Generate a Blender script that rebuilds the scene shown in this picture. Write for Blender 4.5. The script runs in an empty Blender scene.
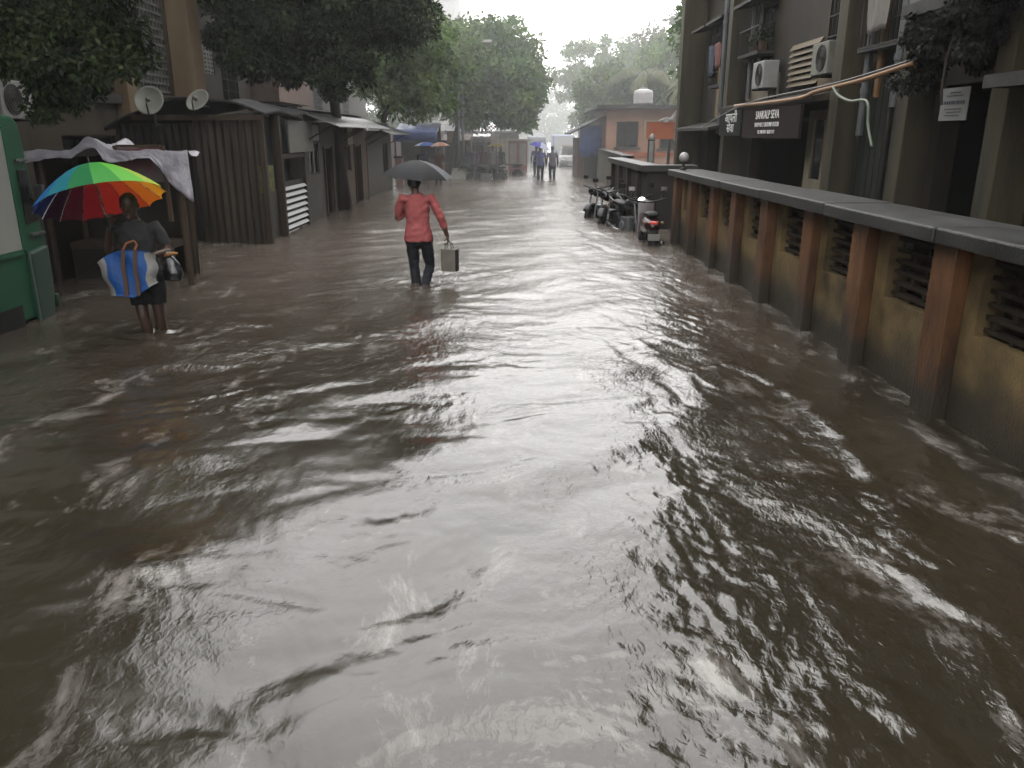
# flooded street in the rain: procedural rebuild
SKY_LO, SKY_HI = 58.0, 60.0
KDARK = .26
MUD_FAR_MIST = (.058, .047, .038)
WBUMP_FAR = 1.1
RINGS = .11
WR_LO, WR_HI = .07, .18      # cloud deck, horizon and zenith (scaled by the background strength)
SUN_E = 0.6
HAZE = 0.013
WAVE = 1.3
WIOR = 1.45
WBUMP = 0.8
FROTH = 0.34
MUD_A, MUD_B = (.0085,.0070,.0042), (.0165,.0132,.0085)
UMB_OFF, UMB_SPIN = 6, 0.0
import bpy, math, random
import numpy as np
from mathutils import Vector, Matrix, Quaternion

SC = bpy.context.scene
COL = SC.collection
PI = math.pi
rng = np.random.default_rng(7)
random.seed(7)

# ------------------------------------------------------------------ camera geometry (metres; flood water surface is z = 0)
CAM_H, PITCH, FPX = 1.85, math.radians(17.5), 788.0
BED = -0.30                      # road surface under the water
cT, sT = math.cos(PITCH), math.sin(PITCH)

def _ray(px, py):
    u, v = (px - 512) / FPX, (384 - py) / FPX
    return u, cT + v * sT, -sT + v * cT

def at(px, py, Y):
    u, dy, dz = _ray(px, py)
    t = Y / dy
    return Vector((u * t, Y, CAM_H + dz * t))

def onx(px, py, X):
    u, dy, dz = _ray(px, py)
    t = X / u
    return Vector((X, dy * t, CAM_H + dz * t))

# ------------------------------------------------------------------ mesh builder
class MB:
    def __init__(s):
        s.v, s.f, s.m = [], [], []
    def add(s, vs, fs, mi=0):
        b = len(s.v)
        s.v += [tuple(p) for p in vs]
        s.f += [tuple(i + b for i in f) for f in fs]
        s.m += [mi] * len(fs)
        return s
    def box(s, x0, x1, y0, y1, z0, z1, mi=0, M=None):
        if x0 > x1: x0, x1 = x1, x0
        if y0 > y1: y0, y1 = y1, y0
        if z0 > z1: z0, z1 = z1, z0
        vs = [Vector(p) for p in ((x0,y0,z0),(x1,y0,z0),(x1,y1,z0),(x0,y1,z0),(x0,y0,z1),(x1,y0,z1),(x1,y1,z1),(x0,y1,z1))]
        if M is not None: vs = [M @ p for p in vs]
        return s.add(vs, [(0,3,2,1),(4,5,6,7),(0,1,5,4),(1,2,6,5),(2,3,7,6),(3,0,4,7)], mi)
    def cbox(s, c, size, rot=(0,0,0), mi=0):
        from mathutils import Euler
        M = Matrix.Translation(Vector(c)) @ Euler(rot).to_matrix().to_4x4()
        a, b, d = size[0]/2, size[1]/2, size[2]/2
        return s.box(-a, a, -b, b, -d, d, mi, M)
    def tube(s, pts, rad, n=8, mi=0, caps=True, up=None):
        pts = [Vector(p) for p in pts]
        k = len(pts)
        if not isinstance(rad, (list, tuple)): rad = [rad] * k
        rad = [(r, r) if not isinstance(r, (list, tuple)) else r for r in rad]
        tans = []
        for i in range(k):
            a, b = pts[max(i-1, 0)], pts[min(i+1, k-1)]
            t = (b - a)
            tans.append(t.normalized() if t.length > 1e-9 else Vector((0,0,1)))
        ref = Vector(up) if up is not None else (Vector((1,0,0)) if abs(tans[0].x) < .8 else Vector((0,1,0)))
        vs, prev = [], None
        for i in range(k):
            t = tans[i]
            a = (ref if prev is None or up is not None else prev)
            a = (a - t * a.dot(t))
            a = a.normalized() if a.length > 1e-6 else t.orthogonal().normalized()
            b = t.cross(a); prev = a
            for j in range(n):
                w = 2*PI*j/n
                vs.append(pts[i] + a * (rad[i][0]*math.cos(w)) + b * (rad[i][1]*math.sin(w)))
        fs = [(i*n+j, i*n+(j+1) % n, (i+1)*n+(j+1) % n, (i+1)*n+j) for i in range(k-1) for j in range(n)]
        if caps:
            fs += [tuple(range(n-1, -1, -1)), tuple((k-1)*n + j for j in range(n))]
        return s.add(vs, fs, mi)
    def lathe(s, prof, c=(0,0,0), axis='Z', n=20, mi=0):
        vs = []
        for r, h in prof:
            for j in range(n):
                w = 2*PI*j/n
                a, b = r*math.cos(w), r*math.sin(w)
                p = {'Z': (a,b,h), 'X': (h,a,b), 'Y': (b,h,a)}[axis]
                vs.append((p[0]+c[0], p[1]+c[1], p[2]+c[2]))
        k = len(prof)
        fs = [(i*n+j, i*n+(j+1) % n, (i+1)*n+(j+1) % n, (i+1)*n+j) for i in range(k-1) for j in range(n)]
        fs += [tuple(range(n-1, -1, -1)), tuple((k-1)*n + j for j in range(n))]
        return s.add(vs, fs, mi)
    def ball(s, c, r, nu=14, nv=9, mi=0):
        if not isinstance(r, (list, tuple)): r = (r, r, r)
        prof = [(math.sin(PI*i/nv), -math.cos(PI*i/nv)) for i in range(nv+1)]
        vs = [(c[0]+r[0]*max(a,1e-4)*math.cos(2*PI*j/nu), c[1]+r[1]*max(a,1e-4)*math.sin(2*PI*j/nu), c[2]+r[2]*h) for a, h in prof for j in range(nu)]
        fs = [(i*nu+j, i*nu+(j+1) % nu, (i+1)*nu+(j+1) % nu, (i+1)*nu+j) for i in range(nv) for j in range(nu)]
        return s.add(vs, fs, mi)
    def prism(s, poly, a0, a1, plane='YZ', mi=0):
        """extrude polygon given in the plane along the remaining axis from a0 to a1"""
        def P(p, a):
            return {'YZ': (a, p[0], p[1]), 'XZ': (p[0], a, p[1]), 'XY': (p[0], p[1], a)}[plane]
        n = len(poly)
        vs = [P(p, a0) for p in poly] + [P(p, a1) for p in poly]
        fs = [(j, (j+1) % n, n+(j+1) % n, n+j) for j in range(n)] + [tuple(range(n-1,-1,-1)), tuple(range(n, 2*n))]
        return s.add(vs, fs, mi)
    def grid(s, fn, nu, nv, mi=0):
        vs = [fn(i/(nu-1), j/(nv-1)) for j in range(nv) for i in range(nu)]
        fs = [(j*nu+i, j*nu+i+1, (j+1)*nu+i+1, (j+1)*nu+i) for j in range(nv-1) for i in range(nu-1)]
        return s.add(vs, fs, mi)

BASE = {}
def link(o): COL.objects.link(o); return o

def obj(name, mb, mats, parent=None, smooth=False, bevel=0, sub=0, solid=0, local=False, label=None):
    """one mesh object; vertices are written in world metres and moved to the parent's base unless local"""
    me = bpy.data.meshes.new(name)
    vs = mb.v
    if parent is not None and not local:
        b = BASE.get(parent.name, Vector((0,0,0)))
        vs = [(p[0]-b.x, p[1]-b.y, p[2]-b.z) for p in vs]
    me.from_pydata(vs, [], mb.f)
    if not isinstance(mats, (list, tuple)): mats = [mats]
    for m in mats: me.materials.append(m)
    if len(mats) > 1: me.polygons.foreach_set('material_index', mb.m)
    if smooth: me.polygons.foreach_set('use_smooth', [True]*len(me.polygons))
    me.update()
    o = link(bpy.data.objects.new(name, me))
    if parent is not None:
        o.parent = parent
        b = BASE.get(parent.name, Vector((0,0,0)))
        BASE[o.name] = b
    if solid:
        md = o.modifiers.new('solid', 'SOLIDIFY'); md.thickness = solid; md.offset = 0
    if bevel:
        md = o.modifiers.new('bevel', 'BEVEL'); md.width = bevel; md.segments = 2; md.limit_method = 'ANGLE'
    if sub:
        md = o.modifiers.new('sub', 'SUBSURF'); md.levels = sub; md.render_levels = sub
    if label: o['label'] = label
    return o

def tag(o, label=None, cat=None, group=None, kind=None):
    if label: o['label'] = label
    if cat: o['category'] = cat
    if group: o['group'] = group
    if kind: o['kind'] = kind
    return o

def thing(name, label, cat, base=(0,0,0), group=None, rotz=0, quat=None):
    o = link(bpy.data.objects.new(name, None))
    o.empty_display_size = .1
    o.location = base
    if quat is not None:
        o.rotation_mode = 'QUATERNION'; o.rotation_quaternion = quat
    else:
        o.rotation_euler = (0,0,rotz)
    BASE[o.name] = Vector(base)
    return tag(o, label, cat, group)

def copy_tree(o, parent=None):
    c = link(o.copy())
    c.parent = parent
    for ch in list(o.children): copy_tree(ch, c)
    return c

# ------------------------------------------------------------------ materials
MATS = {}
def nt(name):
    m = bpy.data.materials.new(name); m.use_nodes = True
    t = m.node_tree; t.nodes.clear()
    return m, t, t.nodes, t.links

def mat(name, c1, c2=None, scale=3.0, rough=.7, bump=0.0, bscale=25.0, metal=0.0, spec=None, streak=None, wet=None, spots=0.0, trans=0.0, emit=None, island=0.0, coat=0.0, lo=.35, hi=.65, objc=False, k=None):
    if name in MATS: return MATS[name]
    kk = k if k is not None else KDARK
    c1 = tuple(v*kk for v in c1); c2 = None if c2 is None else tuple(v*kk for v in c2)
    m, t, N, L = nt(name)
    out = N.new('ShaderNodeOutputMaterial'); bs = N.new('ShaderNodeBsdfPrincipled')
    bs.inputs['Roughness'].default_value = rough
    bs.inputs['Metallic'].default_value = metal
    bs.inputs['Specular IOR Level'].default_value = spec if spec is not None else (.5 if rough < .35 else .16 if rough > .5 else .3)
    if coat: bs.inputs['Coat Weight'].default_value = coat; bs.inputs['Coat Roughness'].default_value = .08
    if objc:
        src = N.new('ShaderNodeTexCoord').outputs['Object']
    else:
        src = N.new('ShaderNodeNewGeometry').outputs['Position']
    vec = src
    if streak:
        mp = N.new('ShaderNodeMapping'); mp.inputs['Scale'].default_value = streak
        L.new(src, mp.inputs['Vector']); vec = mp.outputs['Vector']
    col = None
    if c2 is not None:
        n = N.new('ShaderNodeTexNoise'); n.inputs['Scale'].default_value = scale; n.inputs['Detail'].default_value = 6; n.inputs['Roughness'].default_value = .62
        L.new(vec, n.inputs['Vector'])
        r = N.new('ShaderNodeMapRange'); r.inputs['From Min'].default_value = lo; r.inputs['From Max'].default_value = hi
        L.new(n.outputs['Fac'], r.inputs['Value'])
        mx = N.new('ShaderNodeMix'); mx.data_type = 'RGBA'
        mx.inputs['A'].default_value = (*c1, 1); mx.inputs['B'].default_value = (*c2, 1)
        L.new(r.outputs['Result'], mx.inputs['Factor']); col = mx.outputs['Result']
        # roughness breaks up too
        rr = N.new('ShaderNodeMapRange'); rr.inputs['To Min'].default_value = max(rough-.15, .03); rr.inputs['To Max'].default_value = min(rough+.12, 1)
        L.new(n.outputs['Fac'], rr.inputs['Value']); L.new(rr.outputs['Result'], bs.inputs['Roughness'])
    if island:
        g = N.new('ShaderNodeNewGeometry')
        rr = N.new('ShaderNodeMapRange'); rr.inputs['To Min'].default_value = 1-island; rr.inputs['To Max'].default_value = 1+island
        L.new(g.outputs['Random Per Island'], rr.inputs['Value'])
        mm = N.new('ShaderNodeMix'); mm.data_type = 'RGBA'; mm.blend_type = 'MULTIPLY'; mm.inputs['Factor'].default_value = 1
        if col is not None: L.new(col, mm.inputs['A'])
        else: mm.inputs['A'].default_value = (*c1, 1)
        L.new(rr.outputs['Result'], mm.inputs['B']); col = mm.outputs['Result']
    if wet:   # (z of tide line, softness, dark colour): silt-dark band rising from the water
        z0, sft, dc = wet
        sx = N.new('ShaderNodeSeparateXYZ'); g2 = N.new('ShaderNodeNewGeometry'); L.new(g2.outputs['Position'], sx.inputs['Vector'])
        n2 = N.new('ShaderNodeTexNoise'); n2.inputs['Scale'].default_value = 2.2; n2.inputs['Detail'].default_value = 5
        L.new(g2.outputs['Position'], n2.inputs['Vector'])
        ma = N.new('ShaderNodeMath'); ma.operation = 'MULTIPLY_ADD'; ma.inputs[1].default_value = sft*2.2; L.new(n2.outputs['Fac'], ma.inputs[0]); L.new(sx.outputs['Z'], ma.inputs[2])
        r2 = N.new('ShaderNodeMapRange'); r2.inputs['From Min'].default_value = z0+sft*.6; r2.inputs['From Max'].default_value = z0+sft*1.9
        r2.interpolation_type = 'SMOOTHSTEP'
        L.new(ma.outputs['Value'], r2.inputs['Value'])
        m2 = N.new('ShaderNodeMix'); m2.data_type = 'RGBA'; m2.inputs['A'].default_value = (*dc, 1)
        if col is not None: L.new(col, m2.inputs['B'])
        else: m2.inputs['B'].default_value = (*c1, 1)
        L.new(r2.outputs['Result'], m2.inputs['Factor']); col = m2.outputs['Result']
    if col is not None: L.new(col, bs.inputs['Base Color'])
    else: bs.inputs['Base Color'].default_value = (*c1, 1)
    if bump:
        nb = N.new('ShaderNodeTexNoise'); nb.inputs['Scale'].default_value = bscale; nb.inputs['Detail'].default_value = 5
        L.new(vec, nb.inputs['Vector'])
        bp = N.new('ShaderNodeBump'); bp.inputs['Strength'].default_value = bump; bp.inputs['Distance'].default_value = .02
        L.new(nb.outputs['Fac'], bp.inputs['Height']); L.new(bp.outputs['Normal'], bs.inputs['Normal'])
    surf = bs.outputs['BSDF']
    if trans:
        tr = N.new('ShaderNodeBsdfTranslucent')
        if col is not None: L.new(col, tr.inputs['Color'])
        else: tr.inputs['Color'].default_value = (*c1, 1)
        ms = N.new('ShaderNodeMixShader'); ms.inputs['Fac'].default_value = trans
        L.new(surf, ms.inputs[1]); L.new(tr.outputs['BSDF'], ms.inputs[2]); surf = ms.outputs['Shader']
    if emit:
        bs.inputs['Emission Color'].default_value = (*emit[0], 1); bs.inputs['Emission Strength'].default_value = emit[1]
    L.new(surf, out.inputs['Surface'])
    MATS[name] = m
    return m

DARK = (.012,.012,.010)
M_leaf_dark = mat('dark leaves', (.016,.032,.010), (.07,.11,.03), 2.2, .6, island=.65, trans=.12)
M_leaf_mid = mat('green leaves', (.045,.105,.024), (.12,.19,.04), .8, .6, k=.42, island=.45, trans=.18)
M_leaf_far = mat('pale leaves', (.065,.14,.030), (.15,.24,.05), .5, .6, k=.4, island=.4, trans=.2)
M_leaf_palm = mat('palm leaves', (.08,.12,.03), (.19,.19,.06), .7, .6, island=.4, trans=.2)
M_bark = mat('bark', (.035,.028,.02), (.065,.052,.04), 9, .85, bump=.6, bscale=30, streak=(1,1,.25))
M_plaster = mat('wall plaster', k=.40, c1=(.05,.038,.02), c2=(.32,.225,.105), scale=2.4, rough= .55, bump=.3, bscale=45, wet=(.30,.30,(.022,.019,.014)), lo=.3, hi=.7)
M_pillar = mat('rusty pillar', k=.38, c1=(.05,.024,.012), c2=(.27,.125,.052), scale=4, rough= .55, bump=.3, bscale=40, streak=(1,1,.35), wet=(.34,.40,(.02,.016,.012)), lo=.3, hi=.7)
M_coping = mat('wet concrete', (.012,.013,.011), (.075,.075,.068), 3.0, .5, bump=.3, bscale=70, lo=.3, hi=.7)
M_lattice = mat('lattice brick', (.03,.022,.015), (.075,.054,.035), 8, .6, bump=.4, bscale=50)
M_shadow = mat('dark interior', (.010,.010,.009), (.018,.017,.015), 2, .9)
M_facade = mat('stained facade', (.015,.014,.010), (.085,.066,.040), 1.4, .75, bump=.25, bscale=30, streak=(1.6,1.6,.28))
M_fin = mat('mossy column', (.028,.027,.016), (.13,.108,.06), 2.2, .7, bump=.3, bscale=30, streak=(2,2,.22), lo=.3, hi=.7)
M_slab = mat('slab edge', (.035,.034,.03), (.095,.09,.08), 3, .65, bump=.3, bscale=30)
M_tan = mat('tan paint', (.20,.14,.08), (.30,.22,.13), 2, .7, bump=.15, bscale=25, streak=(1.5,1.5,.3))
M_cream = mat('cream paint', (.30,.25,.17), (.44,.38,.27), 2.4, .65, bump=.15, bscale=25, streak=(1.5,1.5,.4))
M_leftwall = mat('dim plaster', (.05,.045,.035), (.12,.10,.072), 1.3, .8, bump=.2, bscale=25, streak=(1.5,1.5,.3))
M_glass = mat('dark pane', (.012,.014,.015), None, rough=.12)
M_grille = mat('iron grille', (.03,.03,.028), (.06,.055,.045), 12, .55)
M_steel = mat('galvanised pipe', (.16,.17,.18), (.27,.28,.28), 8, .45, metal=.25, streak=(3,3,.3))
M_rustpipe = mat('rusty pipe', (.20,.10,.04), (.34,.19,.08), 8, .6, streak=(3,3,.3))
M_orange_pipe = mat('orange conduit', (.42,.19,.07), (.55,.30,.13), 9, .5)
M_white = mat('white enamel', (.36,.36,.34), (.50,.50,.47), 5, .5)
M_pale = mat('pale board', (.26,.26,.22), (.38,.38,.33), 4, .6)
M_black = mat('black rubber', (.012,.012,.012), (.022,.022,.021), 20, .6)
M_blackpaint = mat('black paint', (.016,.016,.02), None, rough=.5, spec=.25)
M_chrome = mat('bare metal', (.42,.42,.42), (.55,.55,.54), 20, .3, metal=.9)
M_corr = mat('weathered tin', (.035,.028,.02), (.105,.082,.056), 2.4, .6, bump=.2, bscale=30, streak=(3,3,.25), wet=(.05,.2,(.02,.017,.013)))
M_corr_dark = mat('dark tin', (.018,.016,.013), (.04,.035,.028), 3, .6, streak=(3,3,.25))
M_tin_roof = mat('wet tin roof', (.07,.07,.068), (.16,.16,.155), 3, .38, metal=.3)
M_wood = mat('old wood', (.05,.033,.02), (.10,.07,.042), 6, .75, bump=.4, bscale=40, streak=(1,1,.2))
M_woodred = mat('brown painted board', (.09,.052,.03), (.15,.09,.052), 3, .7, streak=(1,1,.3), wet=(.05,.2,(.02,.017,.013)))
M_shack = mat('shack panel', (.07,.062,.05), (.14,.125,.10), 2.5, .7, streak=(1.3,1.3,.3), wet=(.08,.25,(.025,.021,.017)))
M_shutter = mat('bright slats', (.55,.56,.57), (.72,.72,.73), 7, .35, metal=.2)
M_tarp = mat('grey tarpaulin', (.17,.165,.19), (.32,.31,.34), 2.5, .42, bump=.9, bscale=11, k=.62)
M_tarp_dark = mat('black tarpaulin', (.010,.010,.011), (.024,.024,.024), 3, .75, bump=.5, bscale=15)
M_bluetarp = mat('blue tarpaulin', (.012,.05,.22), (.03,.10,.36), 2, .4, bump=.4, bscale=12)
M_green = mat('green body paint', (.010,.11,.045), (.016,.16,.07), 2, .5, spec=.2)
M_greendk = mat('dull green skirt', (.02,.06,.035), (.04,.10,.06), 5, .5)
M_panel = mat('pale grey panel', (.42,.43,.39), (.50,.51,.46), 1.5, .6)
M_skin = mat('brown skin', (.13,.062,.036), (.17,.085,.05), 12, .5, objc=True)
M_hair = mat('black hair', (.010,.009,.008), (.018,.016,.014), 30, .5)
M_eye = mat('eye', (.02,.015,.012), None, rough=.2)
M_orange = mat('orange paint', (.50,.12,.045), (.62,.18,.07), 2, .6)
M_house = mat('peach plaster', (.45,.235,.155), (.58,.34,.24), 1, .75, streak=(1,1,.3))
M_compound = mat('mouldy beige plaster', (.17,.16,.12), (.32,.30,.235), 1.2, .8, streak=(1,1,.4))
M_tower = mat('tower plaster', (.36,.34,.33), (.48,.46,.44), .5, .8, streak=(1,1,.2))
M_concrete = mat('grey concrete', (.16,.16,.15), (.26,.26,.245), 2, .75, bump=.2)
M_red = mat('red paint', (.34,.03,.03), (.46,.05,.045), 3, .4)
M_blue = mat('blue paint', (.02,.05,.28), (.04,.09,.42), 3, .45)
M_bluegrey = mat('blue grey awning', (.07,.085,.12), (.13,.15,.19), 2, .55)
M_yellow = mat('dull yellow', (.42,.33,.10), (.55,.45,.17), 3, .6)
M_brown = mat('brown boards', (.10,.045,.028), (.17,.085,.05), 2, .7)
M_beige = mat('beige board', (.44,.38,.29), (.56,.50,.40), 2, .7)
M_silver = mat('silver car paint', (.28,.28,.30), (.36,.36,.38), 3, .3, metal=.4, coat=.5)
M_plate = mat('number plate', (.5,.5,.46), None, rough=.5)
M_tail = mat('red lamp lens', (.5,.02,.015), None, rough=.2, emit=((1,.06,.03), .3))
M_lens = mat('unlit red lens', (.35,.02,.015), None, rough=.25)
M_head = mat('lit headlamp', (.9,.9,.85), None, rough=.2, emit=((1,.93,.8), 5))
M_globe = mat('opal globe', (.62,.61,.58), (.7,.69,.66), 6, .35)
M_text = mat('sign lettering', (.55,.55,.52), None, rough=.6, k=.8)
M_dkbrown_sign = mat('dark sign board', (.030,.018,.016), (.045,.028,.025), 4, .85, spec=.06)
M_dkgreen_sign = mat('dark green sign board', (.020,.026,.022), (.032,.04,.034), 4, .85, spec=.06)
M_paper = mat('white paper', (.62,.62,.60), (.70,.70,.68), 3, .7)
M_ink = mat('grey print', (.20,.19,.24), None, rough=.7)
M_lime = mat('green hose', (.20,.25,.17), (.27,.31,.22), 8, .5)
# ------------------------------------------------------------------ camera, sky, sun, haze
cd = bpy.data.cameras.new('camera'); cam = link(bpy.data.objects.new('camera', cd))
cd.sensor_width = 36; cd.lens = 36*FPX/1024; cd.clip_end = 1500; cd.clip_start = .05
cam.location = (0, 0, CAM_H); cam.rotation_euler = (PI/2 - PITCH, 0, 0)
SC.camera = cam
SC.view_settings.view_transform = 'Standard'; SC.view_settings.look = 'None'; SC.view_settings.exposure = 0
SC.cycles.use_denoising = True
SC.cycles.max_bounces = 6; SC.cycles.diffuse_bounces = 3; SC.cycles.glossy_bounces = 3; SC.cycles.transmission_bounces = 3
SC.cycles.transparent_max_bounces = 6; SC.cycles.volume_bounces = 1
SC.cycles.caustics_reflective = False; SC.cycles.caustics_refractive = False

SUN_EL, SUN_AZ = math.radians(58), math.radians(10)     # azimuth measured from +Y towards +X
wd = bpy.data.worlds.new('World'); SC.world = wd; wd.use_nodes = True
WN, WL = wd.node_tree.nodes, wd.node_tree.links; WN.clear()
wo = WN.new('ShaderNodeOutputWorld'); bg = WN.new('ShaderNodeBackground')
sky = WN.new('ShaderNodeTexSky'); sky.sky_type = 'NISHITA'; sky.sun_disc = False
sky.sun_elevation = SUN_EL; sky.sun_rotation = SUN_AZ; sky.dust_density = 4; sky.air_density = 1.5
# cloud deck: overcast, brightest overhead, thinly textured; the clear sky only tints it
tc = WN.new('ShaderNodeTexCoord'); sx = WN.new('ShaderNodeSeparateXYZ'); WL.new(tc.outputs['Generated'], sx.inputs['Vector'])
mr = WN.new('ShaderNodeMapRange'); mr.inputs['From Min'].default_value = -.02; mr.inputs['From Max'].default_value = .9
mr.inputs['To Min'].default_value = SKY_LO; mr.inputs['To Max'].default_value = SKY_HI
WL.new(sx.outputs['Z'], mr.inputs['Value'])
cn = WN.new('ShaderNodeTexNoise'); cn.inputs['Scale'].default_value = 2.2; cn.inputs['Detail'].default_value = 5
WL.new(tc.outputs['Generated'], cn.inputs['Vector'])
cr = WN.new('ShaderNodeMapRange'); cr.inputs['To Min'].default_value = .72; cr.inputs['To Max'].default_value = 1.28
WL.new(cn.outputs['Fac'], cr.inputs['Value'])
mu = WN.new('ShaderNodeMath'); mu.operation = 'MULTIPLY'; WL.new(mr.outputs['Result'], mu.inputs[0]); WL.new(cr.outputs['Result'], mu.inputs[1])
cc = WN.new('ShaderNodeVectorMath'); cc.operation = 'SCALE'; cc.inputs[0].default_value = (1.0, .992, .985); WL.new(mu.outputs['Value'], cc.inputs['Scale'])
mx = WN.new('ShaderNodeMix'); mx.data_type = 'RGBA'; mx.inputs['Factor'].default_value = .9
WL.new(sky.outputs['Color'], mx.inputs['A']); WL.new(cc.outputs['Vector'], mx.inputs['B'])
WL.new(mx.outputs['Result'], bg.inputs['Color']); bg.inputs['Strength'].default_value = .1
WL.new(bg.outputs['Background'], wo.inputs['Surface'])

sd = bpy.data.lights.new('sun', 'SUN'); sd.energy = SUN_E; sd.angle = math.radians(25); sd.color = (1, .97, .92)
sun = link(bpy.data.objects.new('sun', sd))
dirv = Vector((math.sin(SUN_AZ)*math.cos(SUN_EL), math.cos(SUN_AZ)*math.cos(SUN_EL), math.sin(SUN_EL)))
sun.rotation_euler = dirv.to_track_quat('Z', 'Y').to_euler()

# rain haze: a body of thin scattering air filling the street
hm, ht, HN, HL = nt('rain haze')
ho = HN.new('ShaderNodeOutputMaterial'); hv = HN.new('ShaderNodeVolumeScatter')
hv.inputs['Color'].default_value = (.97, .985, 1, 1); hv.inputs['Anisotropy'].default_value = .35
hg = HN.new('ShaderNodeNewGeometry'); hs = HN.new('ShaderNodeSeparateXYZ'); HL.new(hg.outputs['Position'], hs.inputs['Vector'])
hr = HN.new('ShaderNodeMapRange'); hr.interpolation_type = 'SMOOTHSTEP'; hr.inputs['From Min'].default_value = 18; hr.inputs['From Max'].default_value = 55
hr.inputs['To Min'].default_value = HAZE*.05; hr.inputs['To Max'].default_value = HAZE
HL.new(hs.outputs['Y'], hr.inputs['Value']); HL.new(hr.outputs['Result'], hv.inputs['Density'])
HL.new(hv.outputs['Volume'], ho.inputs['Volume'])
if HAZE > 0:
    hz = obj('haze', MB().box(-70, 90, -25, 190, -.6, 26), hm); tag(hz, kind='stuff')

# ------------------------------------------------------------------ ground and flood water
M_ground = mat('silty road', (.05,.043,.033), (.08,.07,.053), 1, .7)
g = MB(); g.add([(-400,-300,BED),(400,-300,BED),(400,600,BED),(-400,600,BED)], [(0,1,2,3)])
tag(obj('ground', g, M_ground), kind='structure')

def perlin(x, y, seed):
    r = np.random.default_rng(seed); P = r.permutation(256)
    ang = r.uniform(0, 2*np.pi, 256); gx, gy = np.cos(ang), np.sin(ang)
    xi, yi = np.floor(x).astype(int), np.floor(y).astype(int); xf, yf = x-xi, y-yi
    u, v = xf**3*(xf*(xf*6-15)+10), yf**3*(yf*(yf*6-15)+10)
    def gr(ix, iy, dx, dy):
        h = P[(P[ix & 255] + iy) & 255]; return gx[h]*dx + gy[h]*dy
    a = gr(xi, yi, xf, yf); b = gr(xi+1, yi, xf-1, yf); c = gr(xi, yi+1, xf, yf-1); d = gr(xi+1, yi+1, xf-1, yf-1)
    return (a + u*(b-a)) + v*((c + u*(d-c)) - (a + u*(b-a)))

def sstep(a, b, x):
    t = np.clip((x-a)/(b-a), 0, 1); return t*t*(3-2*t)

def water_height(X, Y):
    """chop of a street-wide current: crests run with the wall, cross at a slant mid-street, and break up near the viewer"""
    wx = X + .35*perlin(X*.7, Y*.5, 11) + .12*perlin(X*2.1, Y*1.7, 12)
    wy = Y + .45*perlin(X*.6, Y*.45, 13) + .12*perlin(X*1.9, Y*1.6, 14)
    def crests(tx, ty, across, along, seed, ridge=0.):
        l = math.hypot(tx, ty); tx, ty = tx/l, ty/l
        a = (wx*ty - wy*tx)/across; b = (wx*tx + wy*ty)/along
        n = perlin(a, b, seed) + .45*perlin(a*2.1+7, b*1.7+3, seed+1)
        if ridge: n = (1-ridge)*n + ridge*(.55 - 1.6*np.abs(n))
        return n
    right = sstep(.3, 1.7, X + .5*perlin(X*.4, Y*.3, 21)); left = 1 - sstep(-2.4, -.6, X + .4*perlin(X*.4+5, Y*.3, 22))
    h = np.zeros_like(X)
    h += .024*crests(.68, .73, .95, 2.6, 31)*(.45 + .75*(1-right))
    h += .024*crests(.20, -.98, .55, 2.2, 33, .35)*(.10 + 1.15*right*(1 - sstep(2.3, 2.9, X)))
    h += .015*crests(.9, .43, .50, 1.3, 35)*(.6 + .5*left)
    h += .0085*crests(1, .15, .26, .55, 37, .25)
    h += .0070*crests(.5, -.86, .20, .50, 39, .4)*(.4 + .8*right)
    soft = (1 - sstep(-.7, .7, X + .5*perlin(X*.6, Y*.5, 47)))*(1 - sstep(4.2, 6.5, Y))
    h += .018*perlin(wx*.9 - wy*.35, wy*.9 + wx*.2, 48)*soft
    patch = (.35 + 1.1*np.clip(.5 + 1.3*perlin(X*.55, Y*.42, 41), 0, 1))*(1 - .5*soft)
    h += .0036*perlin(wx*8.5, wy*7.5, 43)*patch
    h += .0020*perlin(wx*17, wy*15, 44)*patch
    h += .0008*perlin(wx*36, wy*33, 45)*patch
    # wake thrown back by the wall, and the rings pushed out by wading legs
    xr = 2.02 + .10*np.sin(Y*1.6) + .05*perlin(Y*1.7, X*0, 49)
    h += .017*np.exp(-((X-xr)/.085)**2)*sstep(3.2, 3.9, Y)*(1-sstep(5.6, 6.6, Y))
    for (cx, cy) in ((-1.27, 10.3), (-1.15, 10.2), (-3.58, 7.65), (-3.42, 7.6)):
        r = np.hypot(X-cx, (Y-cy)*1.0) + 1e-3
        h += .011*np.cos(2*np.pi*r/.24)*np.exp(-r/.42)*(r < 2.5)
    return h*WAVE

rows = np.concatenate([np.linspace(-12, 1.1, 70)[:-1], 1.1*np.exp(np.arange(0, 900)*.0053)])
rows = np.append(rows[rows < 130], 130.)
cols = np.concatenate([np.linspace(-24, -5.4, 90)[:-1], np.linspace(-5.4, 3.3, 930), np.linspace(3.3, 24, 90)[1:]])
GX, GY = np.meshgrid(cols, rows)
GZ = water_height(GX, GY)
nr, nc = GX.shape
me = bpy.data.meshes.new('water')
me.vertices.add(nr*nc)
me.vertices.foreach_set('co', np.stack([GX, GY, GZ], -1).astype(np.float32).ravel())
i = np.arange(nr*nc).reshape(nr, nc)
q = np.stack([i[:-1,:-1], i[:-1,1:], i[1:,1:], i[1:,:-1]], -1).reshape(-1, 4)
me.loops.add(q.size); me.loops.foreach_set('vertex_index', q.ravel().astype(np.int32))
me.polygons.add(len(q)); me.polygons.foreach_set('loop_start', np.arange(0, q.size, 4, dtype=np.int32))
me.polygons.foreach_set('loop_total', np.full(len(q), 4, np.int32))
me.update(calc_edges=True); me.polygons.foreach_set('use_smooth', np.ones(len(q), bool))

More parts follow.
